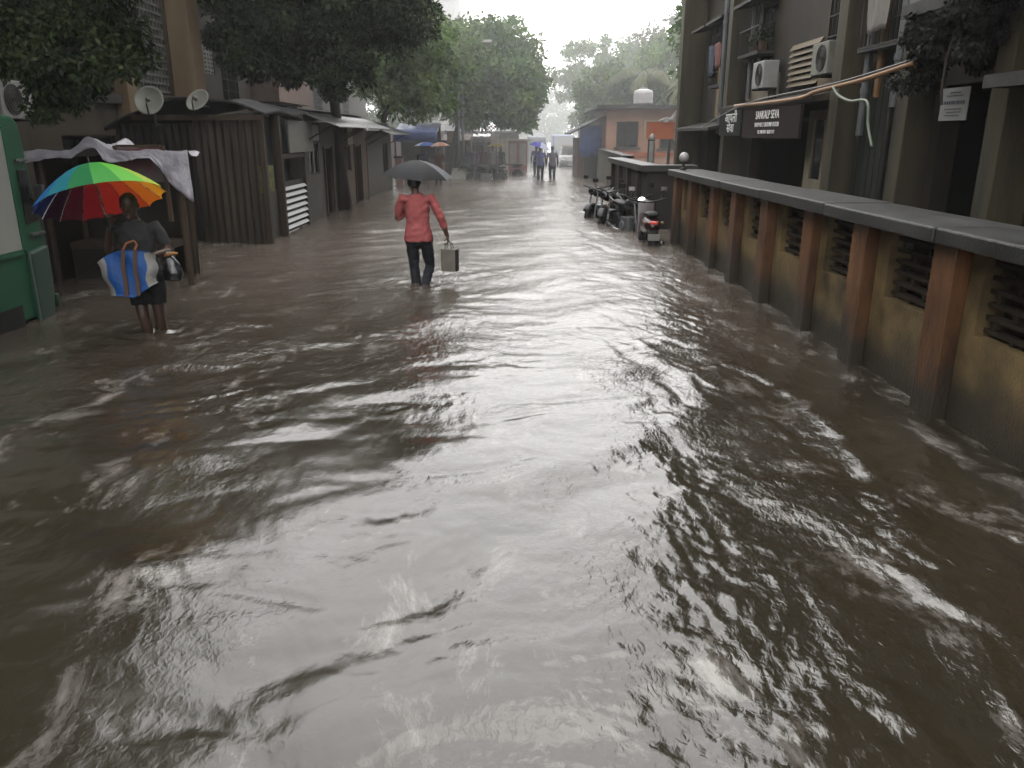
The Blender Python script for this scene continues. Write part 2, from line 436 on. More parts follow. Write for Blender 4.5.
wm, wt, N, L = nt('muddy flood water')
wo_ = N.new('ShaderNodeOutputMaterial'); bs = N.new('ShaderNodeBsdfPrincipled'); L.new(bs.outputs['BSDF'], wo_.inputs['Surface'])
bs.inputs['IOR'].default_value = WIOR; bs.inputs['Roughness'].default_value = .07
geo = N.new('ShaderNodeNewGeometry')
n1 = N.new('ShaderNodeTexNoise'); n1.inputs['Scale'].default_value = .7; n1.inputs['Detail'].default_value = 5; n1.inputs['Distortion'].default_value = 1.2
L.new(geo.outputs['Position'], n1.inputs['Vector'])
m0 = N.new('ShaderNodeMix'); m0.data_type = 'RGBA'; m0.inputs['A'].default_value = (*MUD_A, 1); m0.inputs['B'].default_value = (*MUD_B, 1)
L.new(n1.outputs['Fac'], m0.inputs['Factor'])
# shade up close and bright splash mist far off, painted into the mud colour
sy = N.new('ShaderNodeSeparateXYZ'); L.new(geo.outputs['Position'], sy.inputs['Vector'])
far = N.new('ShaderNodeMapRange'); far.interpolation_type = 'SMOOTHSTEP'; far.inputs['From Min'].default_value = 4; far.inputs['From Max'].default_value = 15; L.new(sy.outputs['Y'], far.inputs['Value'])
m1 = N.new('ShaderNodeMix'); m1.data_type = 'RGBA'; m1.inputs['B'].default_value = (*MUD_FAR_MIST, 1)
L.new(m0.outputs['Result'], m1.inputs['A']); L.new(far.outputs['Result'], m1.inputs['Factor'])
# thin broken froth carried by the current
mp = N.new('ShaderNodeMapping'); mp.inputs['Rotation'].default_value = (0, 0, .15); mp.inputs['Scale'].default_value = (1.9, 1.0, 1)
L.new(geo.outputs['Position'], mp.inputs['Vector'])
n2 = N.new('ShaderNodeTexNoise'); n2.inputs['Scale'].default_value = 1.3; n2.inputs['Detail'].default_value = 12; n2.inputs['Roughness'].default_value = .74; n2.inputs['Distortion'].default_value = .5
L.new(mp.outputs['Vector'], n2.inputs['Vector'])
r2 = N.new('ShaderNodeMapRange'); r2.inputs['From Min'].default_value = .55; r2.inputs['From Max'].default_value = .78; r2.inputs['To Max'].default_value = FROTH
sx2 = N.new('ShaderNodeSeparateXYZ'); L.new(geo.outputs['Position'], sx2.inputs['Vector'])
bd = N.new('ShaderNodeMapRange'); bd.interpolation_type = 'SMOOTHSTEP'; bd.inputs['From Min'].default_value = 2.5; bd.inputs['From Max'].default_value = 2.9; bd.inputs['To Max'].default_value = .07; L.new(sx2.outputs['X'], bd.inputs['Value'])
fr = N.new('ShaderNodeMath'); fr.operation = 'ADD'; L.new(n2.outputs['Fac'], fr.inputs[0]); L.new(bd.outputs['Result'], fr.inputs[1])
L.new(fr.outputs['Value'], r2.inputs['Value'])
m2 = N.new('ShaderNodeMix'); m2.data_type = 'RGBA'; m2.inputs['B'].default_value = (.42, .39, .36, 1)
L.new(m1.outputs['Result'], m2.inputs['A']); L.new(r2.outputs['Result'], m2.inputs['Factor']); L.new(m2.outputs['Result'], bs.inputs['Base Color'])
ra = N.new('ShaderNodeMapRange'); ra.inputs['From Min'].default_value = .3; ra.inputs['From Max'].default_value = .7; ra.inputs['To Min'].default_value = WR_LO; ra.inputs['To Max'].default_value = WR_HI; L.new(n1.outputs['Fac'], ra.inputs['Value']); sX = N.new('ShaderNodeMapRange'); sX.interpolation_type = 'SMOOTHSTEP'; sX.inputs['From Min'].default_value = -.8; sX.inputs['From Max'].default_value = .6; L.new(sx2.outputs['X'], sX.inputs['Value'])
sY = N.new('ShaderNodeMapRange'); sY.interpolation_type = 'SMOOTHSTEP'; sY.inputs['From Min'].default_value = 4; sY.inputs['From Max'].default_value = 6.5; L.new(sx2.outputs['Y'], sY.inputs['Value'])
sM = N.new('ShaderNodeMath'); sM.operation = 'MAXIMUM'; L.new(sX.outputs['Result'], sM.inputs[0]); L.new(sY.outputs['Result'], sM.inputs[1])   # 0 in the slack, film-covered water by the van, 1 elsewhere
sR = N.new('ShaderNodeMath'); sR.operation = 'MULTIPLY_ADD'; sR.inputs[1].default_value = -.06; L.new(sM.outputs['Value'], sR.inputs[0])
sA = N.new('ShaderNodeMath'); sA.operation = 'ADD'; sA.inputs[1].default_value = .06; L.new(ra.outputs['Result'], sA.inputs[0]); L.new(sA.outputs['Value'], sR.inputs[2])
L.new(sR.outputs['Value'], bs.inputs['Roughness'])
mb_ = N.new('ShaderNodeMapping'); mb_.inputs['Scale'].default_value = (1.25, .8, 1); L.new(geo.outputs['Position'], mb_.inputs['Vector'])
n3 = N.new('ShaderNodeTexNoise'); n3.inputs['Scale'].default_value = 26; n3.inputs['Detail'].default_value = 4; n3.inputs['Distortion'].default_value = .8
L.new(mb_.outputs['Vector'], n3.inputs['Vector'])
n4 = N.new('ShaderNodeTexNoise'); n4.inputs['Scale'].default_value = .9; n4.inputs['Detail'].default_value = 3; L.new(geo.outputs['Position'], n4.inputs['Vector'])
r4 = N.new('ShaderNodeMapRange'); r4.inputs['From Min'].default_value = .36; r4.inputs['From Max'].default_value = .64; r4.inputs['To Min'].default_value = WBUMP*.2; r4.inputs['To Max'].default_value = WBUMP; L.new(n4.outputs['Fac'], r4.inputs['Value'])
r5 = N.new('ShaderNodeMath'); r5.operation = 'MULTIPLY_ADD'; r5.inputs[1].default_value = WBUMP_FAR; L.new(far.outputs['Result'], r5.inputs[0])
r6 = N.new('ShaderNodeMath'); r6.operation = 'MULTIPLY'; L.new(r4.outputs['Result'], r6.inputs[0]); sB = N.new('ShaderNodeMath'); sB.operation = 'MULTIPLY_ADD'; sB.inputs[1].default_value = .6; sB.inputs[2].default_value = .4; L.new(sM.outputs['Value'], sB.inputs[0]); L.new(sB.outputs['Value'], r6.inputs[1]); L.new(r6.outputs['Value'], r5.inputs[2])
# rings left by raindrops: two sizes of random cells, a ridge at a fixed distance from each drop
def rings(scale, rad, wid, amp, seed):
    vo = N.new('ShaderNodeTexVoronoi'); vo.inputs['Scale'].default_value = scale
    of = N.new('ShaderNodeVectorMath'); of.operation = 'ADD'; of.inputs[1].default_value = (seed*3.7, seed*1.3, 0); L.new(geo.outputs['Position'], of.inputs[0]); L.new(of.outputs['Vector'], vo.inputs['Vector'])
    wn = N.new('ShaderNodeSeparateColor'); L.new(vo.outputs['Color'], wn.inputs['Color'])
    rr_ = N.new('ShaderNodeMath'); rr_.operation = 'MULTIPLY_ADD'; rr_.inputs[1].default_value = rad; rr_.inputs[2].default_value = rad*.25; L.new(wn.outputs['Red'], rr_.inputs[0])
    df = N.new('ShaderNodeMath'); df.operation = 'SUBTRACT'; L.new(vo.outputs['Distance'], df.inputs[0]); L.new(rr_.outputs['Value'], df.inputs[1])
    dv = N.new('ShaderNodeMath'); dv.operation = 'DIVIDE'; dv.inputs[1].default_value = wid; L.new(df.outputs['Value'], dv.inputs[0])
    sq = N.new('ShaderNodeMath'); sq.operation = 'MULTIPLY'; L.new(dv.outputs['Value'], sq.inputs[0]); L.new(dv.outputs['Value'], sq.inputs[1])
    ne = N.new('ShaderNodeMath'); ne.operation = 'MULTIPLY'; ne.inputs[1].default_value = -1; L.new(sq.outputs['Value'], ne.inputs[0])
    ex = N.new('ShaderNodeMath'); ex.operation = 'EXPONENT'; L.new(ne.outputs['Value'], ex.inputs[0])
    th_ = N.new('ShaderNodeMath'); th_.operation = 'LESS_THAN'; th_.inputs[1].default_value = .45; L.new(wn.outputs['Green'], th_.inputs[0])
    m_ = N.new('ShaderNodeMath'); m_.operation = 'MULTIPLY'; L.new(ex.outputs['Value'], m_.inputs[0]); L.new(th_.outputs['Value'], m_.inputs[1])
    k_ = N.new('ShaderNodeMath'); k_.operation = 'MULTIPLY'; k_.inputs[1].default_value = amp; L.new(m_.outputs['Value'], k_.inputs[0])
    return k_.outputs['Value']
ad = N.new('ShaderNodeMath'); ad.operation = 'ADD'; L.new(rings(9, .30, .05, .55, 1), ad.inputs[0]); L.new(rings(19, .30, .08, .4, 2), ad.inputs[1])
bp0 = N.new('ShaderNodeBump'); bp0.inputs['Strength'].default_value = RINGS; bp0.inputs['Distance'].default_value = .004; L.new(ad.outputs['Value'], bp0.inputs['Height'])
bp = N.new('ShaderNodeBump'); L.new(r5.outputs['Value'], bp.inputs['Strength']); bp.inputs['Distance'].default_value = .006
L.new(n3.outputs['Fac'], bp.inputs['Height']); L.new(bp0.outputs['Normal'], bp.inputs['Normal']); L.new(bp.outputs['Normal'], bs.inputs['Normal'])
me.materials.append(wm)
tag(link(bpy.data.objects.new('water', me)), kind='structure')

# ------------------------------------------------------------------ near compound wall along the road
XW = 2.95
t = thing('compound_wall', 'long low plaster wall with rusty brown pillars, lattice openings and a grey coping', 'wall', (XW, 14.2, BED))
ys = [14.16 - 1.28*k for k in range(11)]
body = MB()
holes = []
for k in range(10):
    a, b = ys[k+1] + .135, ys[k] - .135
    holes.append((a+.07, b-.17, .63, 1.13))
def wall_with_holes(mb, x0, x1, y0, y1, z0, z1, holes):
    yb = sorted({y0, y1, *[h[0] for h in holes], *[h[1] for h in holes]})
    for a, b in zip(yb[:-1], yb[1:]):
        mid = (a+b)/2
        hs = sorted([(h[2], h[3]) for h in holes if h[0] < mid < h[1]])
        z = z0
        for lo, hi in hs:
            if lo > z: mb.box(x0, x1, a, b, z, lo)
            z = max(z, hi)
        if z < z1: mb.box(x0, x1, a, b, z, z1)
    return mb
wall_with_holes(body, XW, XW+.17, -6, 14.32, BED, 1.178, holes)
obj('wall_body', body, M_plaster, t)
rc = np.random.default_rng(19); y1_ = 14.38
while y1_ > -6:
    ln = rc.uniform(1.5, 2.4); y0_ = max(y1_ - ln, -6.05); a_, b_, c_ = rc.normal(size=3)
    m = MB().box(XW-.21+.006*a_, XW+.40, y0_+.006, y1_-.006, 1.181, 1.282+.004*b_)
    obj('coping', m, M_coping, t, bevel=.014)
    y1_ = y0_
for k in range(11):
    y = ys[k] + .03*math.sin(k*2.3); jx = .018*math.sin(k*4.1)
    obj('pillar', MB().box(XW-.11+jx, XW+.003, y-.13-.012*math.sin(k*5.7), y+.13+.015*math.sin(k*3.1), BED, 1.177), M_pillar, t, bevel=.012)
for k, (a, b, z0, z1) in enumerate(holes):
    m = MB()
    for j in range(6):
        z = z0 + .040 + j*.084
        m.box(XW+.055, XW+.125, a+.002, b-.002, z-.014, z+.014)
    nb = 2
    for j in range(6):
        for i_ in range(nb):
            yy = a + (b-a)*(i_ + .5 + (.25 if j % 2 else -.25))/nb
            if a+.03 < yy < b-.03:
                zc = z0 + j*.084 - .006
                m.box(XW+.06, XW+.12, yy-.02, yy+.02, zc-.020 if j else z0+.002, zc+.029)
    obj('lattice', m, M_lattice, t)
    obj('backing', MB().box(XW+.172, XW+.19, a-.04, b+.04, z0-.04, z1+.03), M_lattice, t)

# far length of the same compound wall past the gate gap
t = thing('compound_wall', 'short dark wall with pale wet coping behind the parked motorcycles', 'wall', (2.8, 16.6, BED))
obj('wall_body', MB().box(2.75, 2.93, 16.75, 22.4, BED, 1.15).box(2.75, 3.7, 16.55, 16.747, BED, 1.15), mat('dark wall', (.04,.035,.028), (.085,.072,.056), 3, .7, streak=(1,1,.3)), t)
obj('coping', MB().box(2.62, 3.05, 16.86, 22.45, 1.153, 1.28).box(2.62, 3.75, 16.45, 16.857, 1.153, 1.28), M_coping, t, bevel=.012)
for y in (17.4, 18.9, 20.4, 21.9):
    obj('pillar', MB().box(2.66, 2.752, y-.12, y+.12, BED, 1.15), M_lattice, t)

# globe lamp on the wall end, white post behind
t = thing('globe_lamp', 'round opal globe lamp on a short stem at the end of the wall coping', 'lamp', (2.95, 14.05, 1.285))
obj('stem', MB().lathe([(.05,1.286),(.05,1.31),(.025,1.33),(.022,1.39),(.05,1.40),(.05,1.42)], (2.95,14.05,0), n=12), M_blackpaint, t, smooth=False)
obj('globe', MB().ball((2.95,14.05,1.495), .085), M_globe, t, smooth=True)
p = at(652, 146, 20.5)
t = thing('gate_post', 'slim white post standing behind the short dark wall', 'post', (p.x, p.y, BED))
obj('shaft', MB().lathe([(.07,BED),(.07,1.7),(.05,1.72)], (p.x,p.y,0), n=12), M_white, t, smooth=False)
obj('finial', MB().lathe([(.05,1.722),(.085,1.76),(.07,1.83),(.02,1.9)], (p.x,p.y,0), n=12), M_white, t, smooth=True)

# pale compound wall further up the road
t = thing('compound_wall', 'mouldy beige compound wall further up the street, before the peach house', 'wall', (3.3, 23.4, BED))
A, B = Vector((3.25, 23.6, 0)), Vector((4.1, 41, 0))
d = (B-A).normalized(); n = Vector((d.y, -d.x, 0))
def slab(a, b, n, w0, w1, z0, z1):
    m = MB(); P = [a+n*w0, b+n*w0, b+n*w1, a+n*w1]
    m.add([(p.x,p.y,z0) for p in P]+[(p.x,p.y,z1) for p in P], [(0,1,2,3),(7,6,5,4),(0,4,5,1),(1,5,6,2),(2,6,7,3),(3,7,4,0)]); return m
obj('wall_body', slab(A, B, n, 0, .2, BED, 1.22), M_compound, t)
obj('coping', slab(A-d*.05, B+d*.05, n, -.06, .26, 1.223, 1.3), M_slab, t)

# ------------------------------------------------------------------ right-hand apartment building
XF = 5.2
POTS = []
BT = 9.6
def facade_window(parent, X, s, y0, y1, z0, z1, grille=True, hood=False, fm=M_grille):
    """s = +1 when indoors lies towards +X"""
    w = MB(); f = .05
    xa, xb = X + s*.07, X + s*.13
    w.box(xa, xb, y0+.002, y0+f, z0+.002, z1-.002).box(xa, xb, y1-f, y1-.002, z0+.002, z1-.002)
    w.box(xa, xb, y0+f, y1-f, z0+.002, z0+f).box(xa, xb, y0+f, y1-f, z1-f, z1-.002)
    w.box(xa, xb, (y0+y1)/2-.02, (y0+y1)/2+.02, z0+f, z1-f)
    fo = obj('window', w, fm, parent)
    obj('pane', MB().box(X + s*.095, X + s*.105, y0+.01, y1-.01, z0+.01, z1-.01), M_glass, fo)
    if grille:
        gmb = MB(); k = max(3, int((y1-y0)/.16))
        for j in range(k+1):
            yy = y0 + .03 + (y1-y0-.06)*j/k
            gmb.box(X - s*.012, X + s*.006, yy-.008, yy+.008, z0+.01, z1-.01)
        for j in range(1, 4):
            zz = z0 + (z1-z0)*j/4
            gmb.box(X - s*.03, X - s*.014, y0+.01, y1-.01, zz-.008, zz+.008)
        obj('grille', gmb, M_grille, fo)
    if hood:
        h = MB(); h.prism([(X + s*.004, z1+.14), (X - s*.50, z1+.06), (X - s*.50, z1+.12), (X + s*.004, z1+.22)], y0-.15, y1+.15, 'XZ')
        obj('sunshade', h, M_slab, parent)

rb = thing('apartment_building', 'grimy grey apartment building with column fins, pipes, grilles and window hoods behind the low wall', 'building', (8, 12, BED))
ghol = [(14.2, 17.9, BED+.05, 2.05), (8.55, 10.05, .35, 2.42), (5.3, 7.6, .4, 2.3), (1.5, 4, .4, 2.3), (19.3, 21.9, .3, 2.0)]
fhol, win = [], []
for fl in range(3):
    zb = 2.72 + fl*2.7
    for (a, b) in ((19.5, 20.7), (21.2, 22.3), (16.9, 18.2), (14.9, 16.3), (13.1, 14.1), (10.75, 11.9), (8.7, 10.0), (5.4, 7.5), (1.4, 3.9)):
        win.append((a, b, zb+.35, zb+1.6))
win = [w for w in win if not (w[0] in (14.9,) and w[2] < 4)]
hl = ghol + win
obj('wall', wall_with_holes(MB(), XF, XF+.22, -4, 23.4, BED, BT, hl).box(XF+.223, 12, 23.2, 23.4, BED, BT).box(XF+.223, 12, -4, -3.8, BED, BT).box(11.8, 12, -3.797, 23.197, BED, BT), M_facade, rb)
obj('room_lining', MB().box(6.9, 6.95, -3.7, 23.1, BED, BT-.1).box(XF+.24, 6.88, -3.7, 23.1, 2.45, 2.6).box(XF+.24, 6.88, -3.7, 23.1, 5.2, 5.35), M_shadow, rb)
obj('roof', MB().box(XF-.5, 12.3, -4.3, 23.7, BT+.003, BT+.25), M_slab, rb)
for w in win: facade_window(rb, XF, 1, *w, grille=True, hood=(w[1] > 12 and w[0] not in (13.1,)))
for (y, w, d, zt) in ((23.05,.34,.62,BT), (18.72,.30,.44,BT), (12.5,.34,.40,BT), (10.42,.30,.34,BT), (8.3,.30,.38,BT), (4.6,.3,.38,BT), (.8,.3,.38,BT)):
    obj('column', MB().box(XF-d, XF-.002, y-w/2, y+w/2, BED, zt), M_fin, rb, bevel=.01)
# floor band, ledges and balcony fronts
for zz in (5.28, 7.98):
    obj('floor_band', MB().box(XF-.18, XF-.003, -3.9, 23.3, zz, zz+.2), M_slab, rb)
obj('shop_canopy', MB().prism([(XF-.004, 2.42), (XF-.62, 2.34), (XF-.62, 2.43), (XF-.004, 2.56)], 12.75, 18.5, 'XZ'), M_facade, rb)
obj('door_hood', MB().prism([(XF-.004, 2.06), (XF-.72, 1.96), (XF-.72, 2.03), (XF-.004, 2.18)], 18.95, 22.8, 'XZ'), M_slab, rb)
# louvred panel and painted infill strips between the columns
lv = MB()
for j in range(7):
    z = 2.70 + j*.105
    lv.prism([(XF-.004, z+.1), (XF-.07, z), (XF-.05, z), (XF-.004, z+.085)], 14.25, 15.75, 'XZ')
obj('louvre_panel', lv, mat('tan louvres', (.20,.155,.09), (.30,.235,.14), 3, .65, streak=(1,1,.4)), rb)
obj('infill_panel', MB().box(XF-.05, XF-.004, 20.9, 21.15, 2.3, 3.5), mat('ochre panel', (.40,.26,.11), (.5,.34,.16), 2, .65), rb)
obj('infill_panel', MB().box(XF-.05, XF-.004, 16.35, 18.45, 2.57, 3.02), M_cream, rb)
obj('infill_panel', MB().box(XF-.05, XF-.004, 12.72, 14.2, 2.57, 2.92), M_tan, rb)
# narrow pale door with a slot window between shop and column
d1 = obj('door_panel', wall_with_holes(MB(), XF-.16, XF-.10, 13.15, 14.1, BED, 2.25, [(13.38, 13.85, 1.15, 2.1)]), M_cream, rb)
obj('pane', MB().box(XF-.125, XF-.115, 13.37, 13.86, 1.14, 2.11), M_glass, d1)
# green-black shutters between the two middle columns
sh = MB()
for j in range(9):
    y = 10.68 + j*.19
    sh.box(XF-.06, XF-.004, y, y+.165, .2, 2.6)
obj('shutter', sh, mat('dark green boards', (.022,.028,.02), (.05,.055,.04), 3, .6, streak=(1,1,.25)), rb)
obj('balcony_front', MB().box(XF-.75, XF-.68, 5.0, 9.7, 3.24, 4.0), mat('pale balcony', (.20,.20,.19), (.30,.30,.29), 2, .7, streak=(1,1,.3)), rb)
obj('balcony_slab', MB().box(XF-.8, XF-.003, 4.95, 9.75, 3.1, 3.237), M_slab, rb)
obj('sunshade', MB().box(XF-.70, XF-.003, 6.3, 8.05, 2.28, 2.40), M_slab, rb)
obj('parapet', MB().box(XF-.30, XF-.08, 8.5, 10.2, BED, .88), mat('mossy parapet', (.05,.055,.035), (.10,.10,.065), 3, .8), rb)
obj('parapet', MB().box(XF-.30, XF-.08, 5.2, 8.1, BED, .88), MATS['mossy parapet'], rb)
# drain and vent pipes fixed to the front
for (y, x, r, m, z0, z1) in ((19.35, XF-.38, .055, M_steel, 1.9, 9.3), (18.05, XF-.12, .05, M_steel, 2.6, 9.3), (11.86, XF-.22, .05, M_steel, 1.85, 9.3), (11.5, XF-.2, .045, M_rustpipe, 2.35, 9.3),
                           (10.72, XF-.3, .06, M_steel, 2.2, 9.3), (10.05, XF-.40, .05, M_fin, 2.55, 9.3), (10.62, XF-.18, .04, M_fin, .3, 2.4), (11.2, XF-.12, .035, M_grille, .3, 2.4), (17.75, XF-.05, .04, M_white, 2.9, 4.6)):
    pm = MB().tube([(x,y,z0),(x,y,z1)], r, 10)
    k = z0 + .6
    while k < z1:
        pm.lathe([(r*1.25,k-.04),(r*1.25,k+.04)], (x,y,0), n=10); k += 1.8
    obj('pipe', pm, m, rb, smooth=False)

def ac_unit(label, X, s, yc, zc, w=.8, h=.55, d=.30, m=M_white):
    """outdoor unit on brackets; its fan faces the road"""
    t = thing('air_conditioner', label, 'air conditioner', (X, yc, zc-h/2), group='air conditioners on the house fronts')
    xa, xb = X - s*.05, X - s*(.05+d)
    obj('casing', MB().box(xa, xb, yc-w/2, yc+w/2, zc-h/2, zc+h/2), m, t, bevel=.015)
    xf = xb - s*.004
    gm = MB()
    for r in (.22*h/.55, .16*h/.55, .10*h/.55, .04*h/.55):
        pts = [(xf - s*.006, yc - w*.12 + r*math.cos(a*PI/10), zc + r*math.sin(a*PI/10)) for a in range(21)]
        gm.tube(pts, .006, 5)
    gm.lathe([(.225*h/.55, 0), (.225*h/.55, .002)], (xf - s*.001, yc - w*.12, zc), 'X', 24)
    obj('fan_grille', gm, M_grille, t)
    for yy in (yc-w*.3, yc+w*.3):
        obj('bracket', MB().box(X - s*.01, X - s*(.08+d), yy-.015, yy+.015, zc-h/2-.03, zc-h/2-.003).box(X - s*.01, X - s*.04, yy-.015, yy+.015, zc-h/2-.25, zc-h/2-.033), M_grille, t)
    return t
ac_unit('white air conditioner on the grey building beside the tan louvred panel', XF-.02, 1, 16.6, 2.98, .72, .5, .3)
ac_unit('pale air conditioner on the grey building, next to the thick mossy column', XF-.02, 1, 13.35, 3.0, .68, .48, .3, M_pale)

# signs over the shop: boards with their own lettering
def lettering(parent, text, X, y, z, size, m, align='CENTER', sx=1.0):
    c = bpy.data.curves.new('lettering', 'FONT'); c.body = text; c.size = size; c.align_x = align; c.align_y = 'CENTER'; c.extrude = .002
    c.materials.append(m)
    o = link(bpy.data.objects.new('lettering', c)); o.parent = parent
    b = BASE[parent.name]
    me_ = bpy.data.meshes.new_from_object(o.evaluated_get(bpy.context.evaluated_depsgraph_get()))
    bpy.data.objects.remove(o)
    if not me_.materials: me_.materials.append(m)
    o = link(bpy.data.objects.new('lettering', me_)); o.parent = parent
    o.matrix_local = Matrix(((0,0,-1,X-b.x),(-sx,0,0,y-b.y),(0,1,0,z-b.z),(0,0,0,1)))
    return o
XS = XF - .66
pa, pb = onx(743, 118, XS), onx(800, 118, XS)
ytop = 2.335
t = thing('shop_sign', 'dark maroon shop sign with three lines of white lettering under the canopy', 'sign', (XS, (pa.y+pb.y)/2, 1.9))
obj('board', MB().box(XS, XS+.05, pb.y, pa.y, 1.80, ytop-.01), M_dkbrown_sign, t, bevel=.006)
yc = onx(767, 118, XS).y
lettering(t, 'SANKALP SEVA', XS-.006, yc, 2.20, .20, M_text)
lettering(t, 'SHOP NO 2 GROUND FLOOR', XS-.006, yc, 2.035, .105, M_text)
lettering(t, 'TEL 2403 2811  REGD 1172', XS-.006, yc, 1.91, .085, M_text)
pa, pb = onx(721, 118, XS), onx(742.5, 118, XS)
t = thing('shop_sign', 'smaller dark green sign with two rows of bold pale script, by the maroon sign', 'sign', (XS-.03, (pa.y+pb.y)/2, 1.9))
obj('board', MB().box(XS-.03, XS+.04, pb.y+.01, pa.y, 1.85, ytop-.01), M_dkgreen_sign, t, bevel=.006)
yc = onx(732.5, 118, XS).y
lettering(t, 'आपली', XS-.036, yc, 2.19, .26, M_text, sx=1.4)
lettering(t, 'सेवा', XS-.036, yc, 1.99, .24, M_text, sx=1.5)

# paper notice hung in the dark opening
t = thing('notice', 'white paper notice with lines of grey print hanging in the dark ground floor opening', 'notice', (XF-.10, 9.55, 2.0))
a, b = onx(938, 121, XF-.1), onx(965, 121, XF-.1)
obj('sheet', MB().box(XF-.10, XF-.09, b.y, a.y, a.z, a.z+.36), M_paper, t)
pr = MB()
for (z, h, f0, f1) in ((.30,.012,.3,.7), (.265,.012,.2,.8), (.18,.035,.12,.88), (.12,.012,.2,.85), (.085,.012,.2,.75), (.05,.012,.25,.8)):
    k = 9; L0 = b.y + (a.y-b.y)*f0; L1 = b.y + (a.y-b.y)*f1
    for j in range(k):
        y0 = L0 + (L1-L0)*j/k; pr.box(XF-.1035, XF-.1015, y0, y0 + (L1-L0)/k*random.uniform(.55,.9), a.z+z, a.z+z+h)
obj('lettering', pr, M_ink, t)

# clutter on the grey front: box grilles, drying cloths, a shelf of pots
for (y0, y1, z0, z1) in ((19.45, 20.75, 3.0, 4.35), (16.85, 18.25, 3.45, 4.4), (10.72, 11.95, 3.0, 4.4)):
    m = MB(); x0, x1 = XF-.34, XF-.012
    for a in np.linspace(y0, y1, 9): m.box(x0, x0+.014, a-.007, a+.007, z0, z1)
    for z in (z0, (z0+z1)/2, z1): m.box(x0-.016, x0-.001, y0-.01, y1+.01, z-.012, z+.012)
    for a in (y0, y1):
        for z in (z0, (z0+z1)/2, z1): m.box(x0+.016, x1, a-.01, a+.01, z-.012, z+.012)
    obj('box_grille', m, M_grille, rb)
    obj('grille_shelf', MB().box(x0-.01, x1, y0-.02, y1+.02, z0-.05, z0-.014), M_slab, rb)
def laundry(label, y, z, w, h, m, x):
    t = thing('drying_cloth', label, 'cloth', (x, y, z), 'cloths drying on the grey building')
    obj('sheet', MB().grid(lambda u, v: (x + .025*math.sin(9*u+2*v) + .015*math.sin(21*u), y + w*(u-.5), z - h*(1-v) + .02*math.sin(7*u)*(1-v)), 14, 8), m, t, smooth=True, solid=.006)
    obj('peg', MB().cbox((x, y-w*.4, z+.0), (.03,.02,.06)), M_wood, t)
laundry('faded pink cloth drying on the box grille between the two far columns', 19.8, 3.9, .5, .55, mat('pink cloth', (.30,.13,.12), (.36,.18,.16), 6, .9), XF-.42)
laundry('grey blue cloth drying beside the pink cloth', 20.4, 3.9, .42, .7, mat('grey blue cloth', (.10,.13,.18), (.14,.17,.22), 6, .9), XF-.42)
laundry('pale striped cloth hanging from the box grille above the pale air conditioner', 11.3, 3.75, .6, .6, mat('pale cloth', (.32,.30,.27), (.40,.38,.34), 6, .9), XF-.42)
for (y, h, lab) in ((17.0, .22, 'clay pot with a small plant on the box grille beside the louvres'), (17.45, .16, 'smaller clay pot with a drooping plant on the same shelf')):
    t = thing('flower_pot', lab, 'flower pot', (XF-.2, y, 3.44), 'pots on the box grille')
    obj('pot', MB().lathe([(.06,3.44),(.09,3.44+h*.9),(.10,3.44+h)], (XF-.2,y,0), n=14), M_brown, t)
    POTS.append((t, y, h))
# orange conduit strung along the front, a loose hose, stray cables
def cable(name, label, cat, pts, r, m, group=None):
    pts = [Vector(p) for p in pts]; out = []
    for i_ in range(len(pts)-1):          # Catmull-Rom
        p0, p1, p2, p3 = pts[max(i_-1,0)], pts[i_], pts[i_+1], pts[min(i_+2,len(pts)-1)]
        for k in range(6):
            u = k/6; out.append(.5*((2*p1)+(p2-p0)*u+(2*p0-5*p1+4*p2-p3)*u*u+(3*p1-p0-3*p2+p3)*u**3))
    out.append(pts[-1])
    return tag(obj(name, MB().tube(out, r, 6), m, None, smooth=True), label, cat, group)
xc = XF - .68
cable('conduit', 'orange plastic conduit sagging along the building front above the shop signs', 'conduit',
      [onx(735,106,xc), onx(765,103,xc), onx(800,98,xc), onx(815,92,xc), onx(834,87,xc), onx(862,80,xc), onx(890,71,xc), onx(914,63,xc)], .035, M_orange_pipe)
cable('hose', 'thin grey green hose looping down from the orange conduit', 'hose',
      [onx(833,87,xc-.04), onx(838,95,xc-.04), onx(850,101,xc-.04), onx(862,100,xc-.04), onx(868,104,xc-.04), onx(868,125,xc-.04), onx(872,147,xc-.04)], .02, M_lime)
cable('cable', 'thin pale cable strung above the orange conduit along the grey building', 'cable',
      [onx(700,128,xc), onx(745,104,xc-.02), onx(832,84,xc-.02), onx(918,58,xc-.02)], .012, M_steel)
# ------------------------------------------------------------------ left side: apartment fronts behind the shacks
lb = thing('apartment_building', 'old tan apartment building with a perforated screen and a tan column, behind the tree', 'building', (-10, 13, BED))
XL = -7.2
win = []
for fl in range(3):
    zb = (.1, 2.75, 5.5)[fl]
    for (a, b) in ((13.2, 15.0), (10.4, 12.0), (7.2, 9.0), (3.5, 5.5), (-1, 1)):
        win.append((a, b, zb+.5, zb+1.75))
screen = (16.25, 17.85, 2.65, 4.9)
obj('wall', wall_with_holes(MB(), XL-.22, XL, -6, 18.6, BED, 7.6, win+[screen]).box(-13, XL-.223, 18.38, 18.6, BED, 7.6).box(-13, -12.8, -6, 18.377, BED, 7.6), mat('tan wall', (.045,.035,.024), (.105,.08,.052), 1.3, .75, bump=.2, streak=(1.5,1.5,.3)), lb)
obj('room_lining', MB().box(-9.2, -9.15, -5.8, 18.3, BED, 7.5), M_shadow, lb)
obj('roof', MB().box(-13.3, XL+.5, -6.3, 18.9, 7.603, 7.8), M_slab, lb)
for w in win: facade_window(lb, XL, -1, *w, grille=(w[2] > 2), hood=(w[2] > 3))
m = MB()
